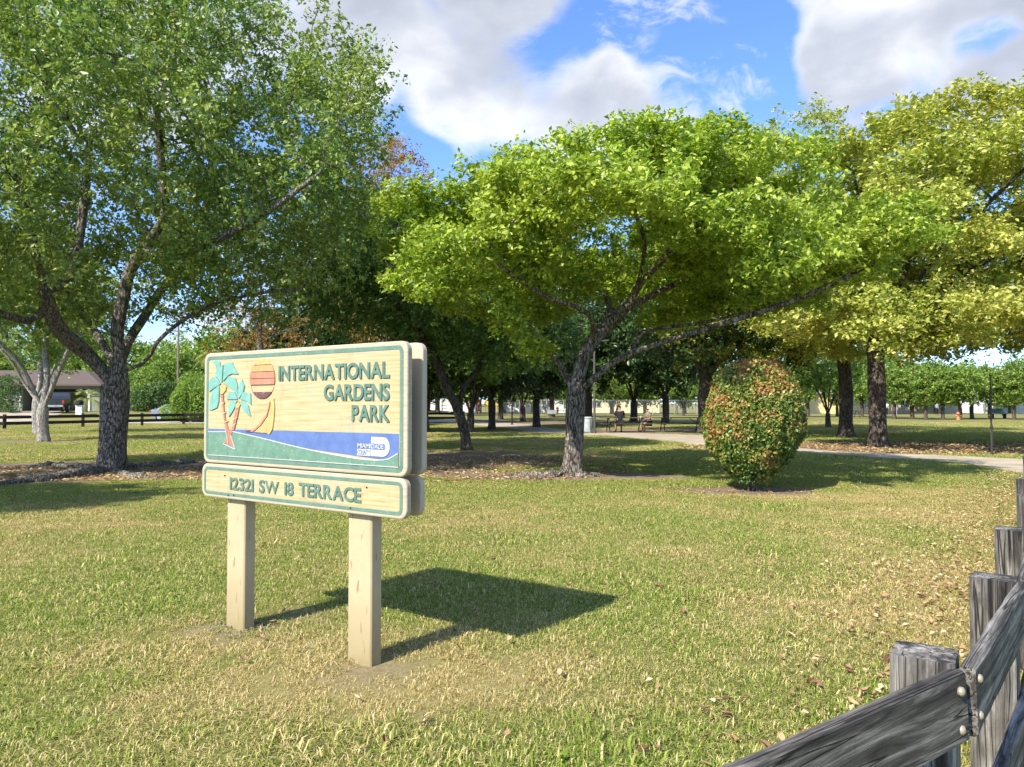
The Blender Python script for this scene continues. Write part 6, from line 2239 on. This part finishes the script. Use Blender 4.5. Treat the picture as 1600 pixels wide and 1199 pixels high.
def foliage_mass(name, label, cat, blobs, n, ll, m, rng_, stem=True, z0=0.0):
    """leafy shrub: leaves on and inside a cluster of lobes, with stems"""
    base = np.array([blobs[0][0], blobs[0][1], z0])
    root = empty(name, base)
    tag(root, label, cat)
    Bz = np.array(blobs)
    w = (Bz[:, 3] * Bz[:, 4]) ** 1.0
    k = rng_.choice(len(blobs), n, p=w / w.sum())
    d = unit(rng_.normal(size=(n, 3)))
    q = rng_.uniform(0.35, 1, (n, 1)) ** 0.35
    C = Bz[k, :3] + d * q * Bz[k, 3:]
    C += (vnoise(C, 1.4, 61)[:, None] - 0.5) * d * 0.5
    C = C[C[:, 2] > z0 + 0.02]
    V_, T_ = leaf_arrays(rng_, C - base, ll, ll * 0.5, up=0.3, out=unit(C - Bz[:, :3].mean(0)), outw=0.4)
    link_mesh('foliage', big_mesh('foliage', V_, T_), m, root)
    if stem:
        mb_ = MB()
        for j in range(min(5, len(blobs))):
            e = np.array(blobs[j][:3]) - base
            mb_.tube([(e[0] * 0.3, e[1] * 0.3, -0.1), (e[0] * 0.6, e[1] * 0.6, e[2] * 0.5), tuple(e)], [0.07, 0.05, 0.02], 6)
        mb_.build('stems', BK_oak, root)
    return root


rng = np.random.default_rng(1001)
hz0 = float(ground_z(-49, 68))
hb = [(-52.5 + k * 1.0, 69.5 - 0.3 * k, hz0 + 1.55, 0.9, 0.9, 1.9) for k in range(8)]
foliage_mass('hedge', 'tall dark clipped hedge beside the driveway at the far left', 'hedge', hb, 16000, 0.16, LF_hedge, rng, z0=hz0)
for lab, x, y, s, n_, m_ in (('loose olive green shrub behind the silver car', -28.0, 67.5, 1.25, 12000, LF_far), ('large yellow green shrub between the silver car and the sign', -25.4, 61.0, 1.15, 12000, LF_far),
                             ('dark rounded shrub left of the silver car behind the street', -35.0, 72.0, 0.9, 7000, LF_hedge), ('tall loose shrub behind the big oak trunk across the street', -38.5, 76.0, 1.3, 9000, LF_far),
                             ('leafy shrub overhanging the front half of the silver car', -26.2, 60.2, 0.8, 9000, LF_far), ('dense shrub hidden behind the left post of the sign', -20.0, 66.0, 1.5, 12000, LF_hedge), ('wide green shrub across the street behind the sign middle', -12.5, 71.0, 1.6, 12000, LF_far)):
    z_ = float(ground_z(x, y))
    bl = [(x + rng.uniform(-1.6, 1.6) * s, y + rng.uniform(-1, 1) * s, z_ + rng.uniform(0.8, 2.6) * s, rng.uniform(0.9, 1.5) * s, rng.uniform(0.9, 1.4) * s, rng.uniform(0.8, 1.3) * s) for _ in range(9)]
    foliage_mass('shrub', lab, 'shrub', bl, n_, 0.20, m_, rng, z0=z_)


def palm(label, x, y, h, n, fl, seed, z0=None):
    r_ = np.random.default_rng(seed)
    z0 = float(ground_z(x, y)) if z0 is None else z0
    root = empty('palm_tree', (x, y, z0))
    tag(root, label, 'palm')
    zs = np.linspace(-0.1, h, 9)
    MB().tube([(0.15 * math.sin(z * 0.3), 0, z) for z in zs], [0.16 - 0.05 * k / 8 for k in range(9)], 10).build('trunk', BK_grey, root, True)
    tx = 0.15 * math.sin(h * 0.3)
    for k in range(n):
        a = k * 2.399 + r_.uniform(-0.2, 0.2)
        el0 = r_.uniform(0.1, 1.25)
        pts = []
        for t_ in np.linspace(0, 1, 9):
            rr = fl * t_ * math.cos(el0) * (1 - 0.12 * t_)
            z = h + fl * (math.sin(el0) * t_ - (0.75 + 0.3 * (1 - el0)) * t_ * t_)
            pts.append((tx + rr * math.cos(a), rr * math.sin(a), z))
        P_ = np.array(pts)
        mb_ = MB()
        mb_.tube(pts, [0.03 * (1 - 0.8 * t_) for t_ in np.linspace(0, 1, 9)], 4, False)
        side = np.array([-math.sin(a), math.cos(a), 0])
        for j in range(34):
            t_ = 0.12 + 0.86 * j / 34
            p_ = np.array([np.interp(t_, np.linspace(0, 1, 9), P_[:, q]) for q in range(3)])
            fw = np.array([np.interp(min(1, t_ + 0.05), np.linspace(0, 1, 9), P_[:, q]) for q in range(3)]) - p_
            fw /= max(np.linalg.norm(fw), 1e-6)
            ln = 0.55 * math.sin(math.pi * (0.15 + 0.8 * t_)) * fl / 2.2
            for s in (-1, 1):
                tip = p_ + (side * s * 0.8 + fw * 0.55 + np.array([0, 0, -0.35])) * ln
                w2 = fw * 0.025
                mb_.add([p_ - w2, p_ + w2, tip], [(0, 1, 2)])
        mb_.build('frond', LF_palm, root)
    return root


LF_palm = leaf_mat('palm_frond', [(0.0, (0.16, 0.21, 0.05)), (0.5, (0.26, 0.30, 0.08)), (1.0, (0.38, 0.38, 0.13))], 0.35, 0.4)
palm('small palm with long arching fronds beside the garage', -40.6, 70.5, 1.2, 11, 2.9, 5)
palm('taller palm rising left of the sign behind the shrubs', -30.2, 74.0, 5.4, 18, 2.6, 6)
mb = MB().tube([(0, 0, -0.3), (0, 0, 7.5), (0, 0, 9.0)], [0.13, 0.11, 0.10], 8)
mb.box((0, 0, 8.3), (1.8, 0.1, 0.12), 0.4, 0.01)
o = mb.build('utility_pole', plain('pole_wood', (0.20, 0.16, 0.12), 0.9))
o.location = (-34.6, 76.5, float(ground_z(-34.6, 76.5)))
tag(o, 'slim wooden utility pole behind the shrubs across the street', 'pole')
# white lamp post with a wide base before the truck, pale post with dark cap
q0 = (-41.6, 65.0)
lz = float(ground_z(*q0))
mb = MB().tube([(0, 0, 0), (0, 0, 0.10), (0, 0, 0.34), (0, 0, 0.6), (0, 0, 2.5), (0, 0, 2.52)], [0.75, 0.7, 0.28, 0.06, 0.05, 0.09], 12)
mb.tube([(0, 0, 2.52), (0, 0, 2.7), (0, 0, 2.95), (0, 0, 3.05)], [0.10, 0.17, 0.14, 0.03], 12)
o = mb.build('yard_lamp', plain('white_yard_paint', (0.70, 0.68, 0.60), 0.6), None, True)
o.location = (q0[0], q0[1], lz)
tag(o, 'white yard lamp post with a broad pale base in front of the truck', 'lamp')
q0 = (-38.7, 66.2)
lz = float(ground_z(*q0))
mbx = empty('mailbox', (q0[0], q0[1], lz))
tag(mbx, 'white patterned post with a dark rounded cap right of the truck', 'mailbox')
MB().box((0, 0, 0.45), (0.55, 0.45, 0.95), 0.2, 0.03).build('pillar', plain('white_pillar', (0.68, 0.66, 0.60), 0.7, vary=0.3, scale=9), mbx)
MB().tube([(-0.05, -0.35, 1.12), (-0.05, -0.34, 1.12), (-0.05, 0.3, 1.12), (-0.05, 0.31, 1.12)], [0.2, 0.24, 0.24, 0.2], 14).build('box', M_dkin, mbx, True)

# ================================================================== playground
q_ = G(770, 645)
pg = empty('playground', (q_[0] - 0.8, q_[1], 0))
tag(pg, 'red and yellow playground climbing frame with slide under the far trees', 'playground')
M_red = plain('play_red', (0.52, 0.045, 0.04), 0.4)
M_yl = plain('play_yellow', (0.66, 0.45, 0.08), 0.4)
M_pur = plain('play_plum', (0.16, 0.06, 0.16), 0.4)
M_brn = plain('play_brown', (0.13, 0.08, 0.05), 0.6)
for x in (-3.0, -1.2, 0.6, 2.4, 4.2):
    for y in (0, 1.5):
        MB().tube([(x, y, 0), (x, y, 2.9)], 0.06, 8).build('post', M_brn, pg)
MB().box((-2.1, 0.75, 1.1), (1.9, 1.6, 0.1), 0, 0.02).box((1.5, 0.75, 1.1), (5.4, 1.6, 0.1), 0, 0.02).build('deck', M_brn, pg)
MB().box((-2.1, -0.02, 1.65), (1.7, 0.06, 0.9), 0, 0.02).build('red_panel', M_red, pg)
MB().box((-2.1, -0.10, 0.55), (1.7, 0.06, 0.7), 0, 0.02).build('red_panel', M_red, pg)
MB().box((1.0, -0.02, 1.6), (3.2, 0.06, 0.75), 0, 0.02).build('yellow_panel', M_yl, pg)
for k in range(7):
    MB().tube([(-0.4 + k * 0.45, -0.05, 0.0), (-0.4 + k * 0.45, -0.05, 1.2)], 0.03, 6).build('ladder_bar', M_yl, pg)
MB().add([(3.0, -0.3, 1.3), (4.0, -0.3, 1.3), (5.2, -2.6, 0.15), (4.2, -2.6, 0.15), (3.0, -0.3, 1.1), (4.0, -0.3, 1.1), (5.2, -2.6, 0.0), (4.2, -2.6, 0.0)],
         [(0, 1, 2, 3), (4, 7, 6, 5), (0, 4, 5, 1), (1, 5, 6, 2), (2, 6, 7, 3), (3, 7, 4, 0)]).build('slide', M_pur, pg)
MB().add([(-3.4, -0.4, 2.9), (0.9, -0.4, 2.9), (0.9, 1.9, 2.9), (-3.4, 1.9, 2.9), (-1.25, 0.75, 3.7)], [(0, 1, 4), (1, 2, 4), (2, 3, 4), (3, 0, 4), (3, 2, 1, 0)]).build('roof', M_brn, pg)
MB().box((3.3, 0.75, 1.75), (1.8, 1.5, 1.1), 0, 0.05).build('plum_pod', M_pur, pg)
q_ = G(697, 648)
ld = empty('climbing_ladder', (q_[0], q_[1], 0), 0.2)
tag(ld, 'pale climbing ladder frame left of the leaning dark tree', 'ladder')
M_pale = plain('pale_play_paint', (0.58, 0.57, 0.46), 0.5)
for x in (-0.55, 0.55):
    MB().box((x, 0, 1.05), (0.14, 0.14, 2.3), 0, 0.01).build('upright', M_pale, ld)
for k in range(4):
    MB().box((0, 0, 0.35 + k * 0.45), (1.1, 0.09, 0.09), 0, 0.01).build('rung', M_pale, ld)
MB().tube([(-0.55, 0, 2.1), (-1.5, 0, 3.0)], 0.06, 8).build('handrail', M_pale, ld)

# ================================================================== far buildings and wire fence
def low_house(label, x, y, w, d, h, wallc, roofc, wins, rz=0.0):
    hs = empty('house', (x, y, 0), rz)
    tag(hs, label, 'house')
    MB().box((0, d / 2, h / 2), (w, d, h)).build('wall', plain('wall_' + label[:12], wallc, 0.9, vary=0.06), hs)
    e = 0.5
    MB().add([(-w / 2 - e, -e, h), (w / 2 + e, -e, h), (w / 2 + e, d + e, h), (-w / 2 - e, d + e, h), (-w / 2 + d / 2, d / 2, h + 1.4), (w / 2 - d / 2, d / 2, h + 1.4)],
             [(0, 1, 5, 4), (1, 2, 5), (2, 3, 4, 5), (3, 0, 4), (3, 2, 1, 0)]).build('roof', plain('roof_' + label[:12], roofc, 0.9, vary=0.2), hs)
    for wx in wins:
        f_ = MB().box((wx, -0.03, 1.5), (1.5, 0.08, 1.2), 0, 0.01).build('window', M_trim, hs)
        MB().box((wx - 0.34, -0.085, 1.5), (0.58, 0.04, 1.0)).build('pane', M_glass, f_)
        MB().box((wx + 0.34, -0.085, 1.5), (0.58, 0.04, 1.0)).build('pane', M_glass, f_)


low_house('pale yellow low house behind the clipped bush', 49.5, 112, 15, 8, 3.0, (0.72, 0.58, 0.25), (0.35, 0.30, 0.26), (-5.3, 3.8))
low_house('tan low building among the distant row of trees', 63, 113, 11, 8, 2.8, (0.46, 0.38, 0.28), (0.32, 0.29, 0.26), (-3, 2.5))
low_house('long white low building at the far right edge of the field', 86, 114, 26, 9, 2.8, (0.72, 0.72, 0.70), (0.42, 0.42, 0.42), (-9, -4, 2, 8))
low_house('cream house behind the wire fence beyond the seated pair', 17.5, 118, 12, 8, 2.9, (0.70, 0.62, 0.42), (0.38, 0.33, 0.28), (-4, 2))
low_house('white house behind the wire fence left of the lime tree trunk', 4.5, 118, 13, 8, 2.9, (0.70, 0.71, 0.70), (0.40, 0.38, 0.36), (-4, 1, 5))
low_house('pale grey house behind the playground', -12, 119, 12, 8, 3.0, (0.62, 0.66, 0.68), (0.36, 0.33, 0.31), (-3, 3))
cf = empty('wire_fence', (20, 100, 0))
tag(cf, 'grey chain link fence along the far edge of the sunny field', 'fence')
M_gal = plain('galvanised_wire', (0.42, 0.42, 0.42), 0.5, 0.4)
for k in range(19):
    x = -22 + k * 3.0
    MB().tube([(x, 0, -0.1), (x, 0, 2.0)], 0.035, 6).build('post', M_gal, cf)
MB().tube([(-22, 0, 1.97), (32, 0, 1.97)], 0.022, 6).build('top_rail', M_gal, cf)
wm = MB()
for k in range(0, 290):
    x = -22 + k * 0.1862
    for s in (-1, 1):
        x1 = x + s * 1.86
        if -22 <= x1 <= 32:
            wm.add([(x - 0.006, 0, 0.05), (x + 0.006, 0, 0.05), (x1 + 0.006, 0.004 * s, 1.95), (x1 - 0.006, 0.004 * s, 1.95)], [(0, 1, 2, 3)])
tag(wm.build('mesh', M_gal, cf), kind='stuff')
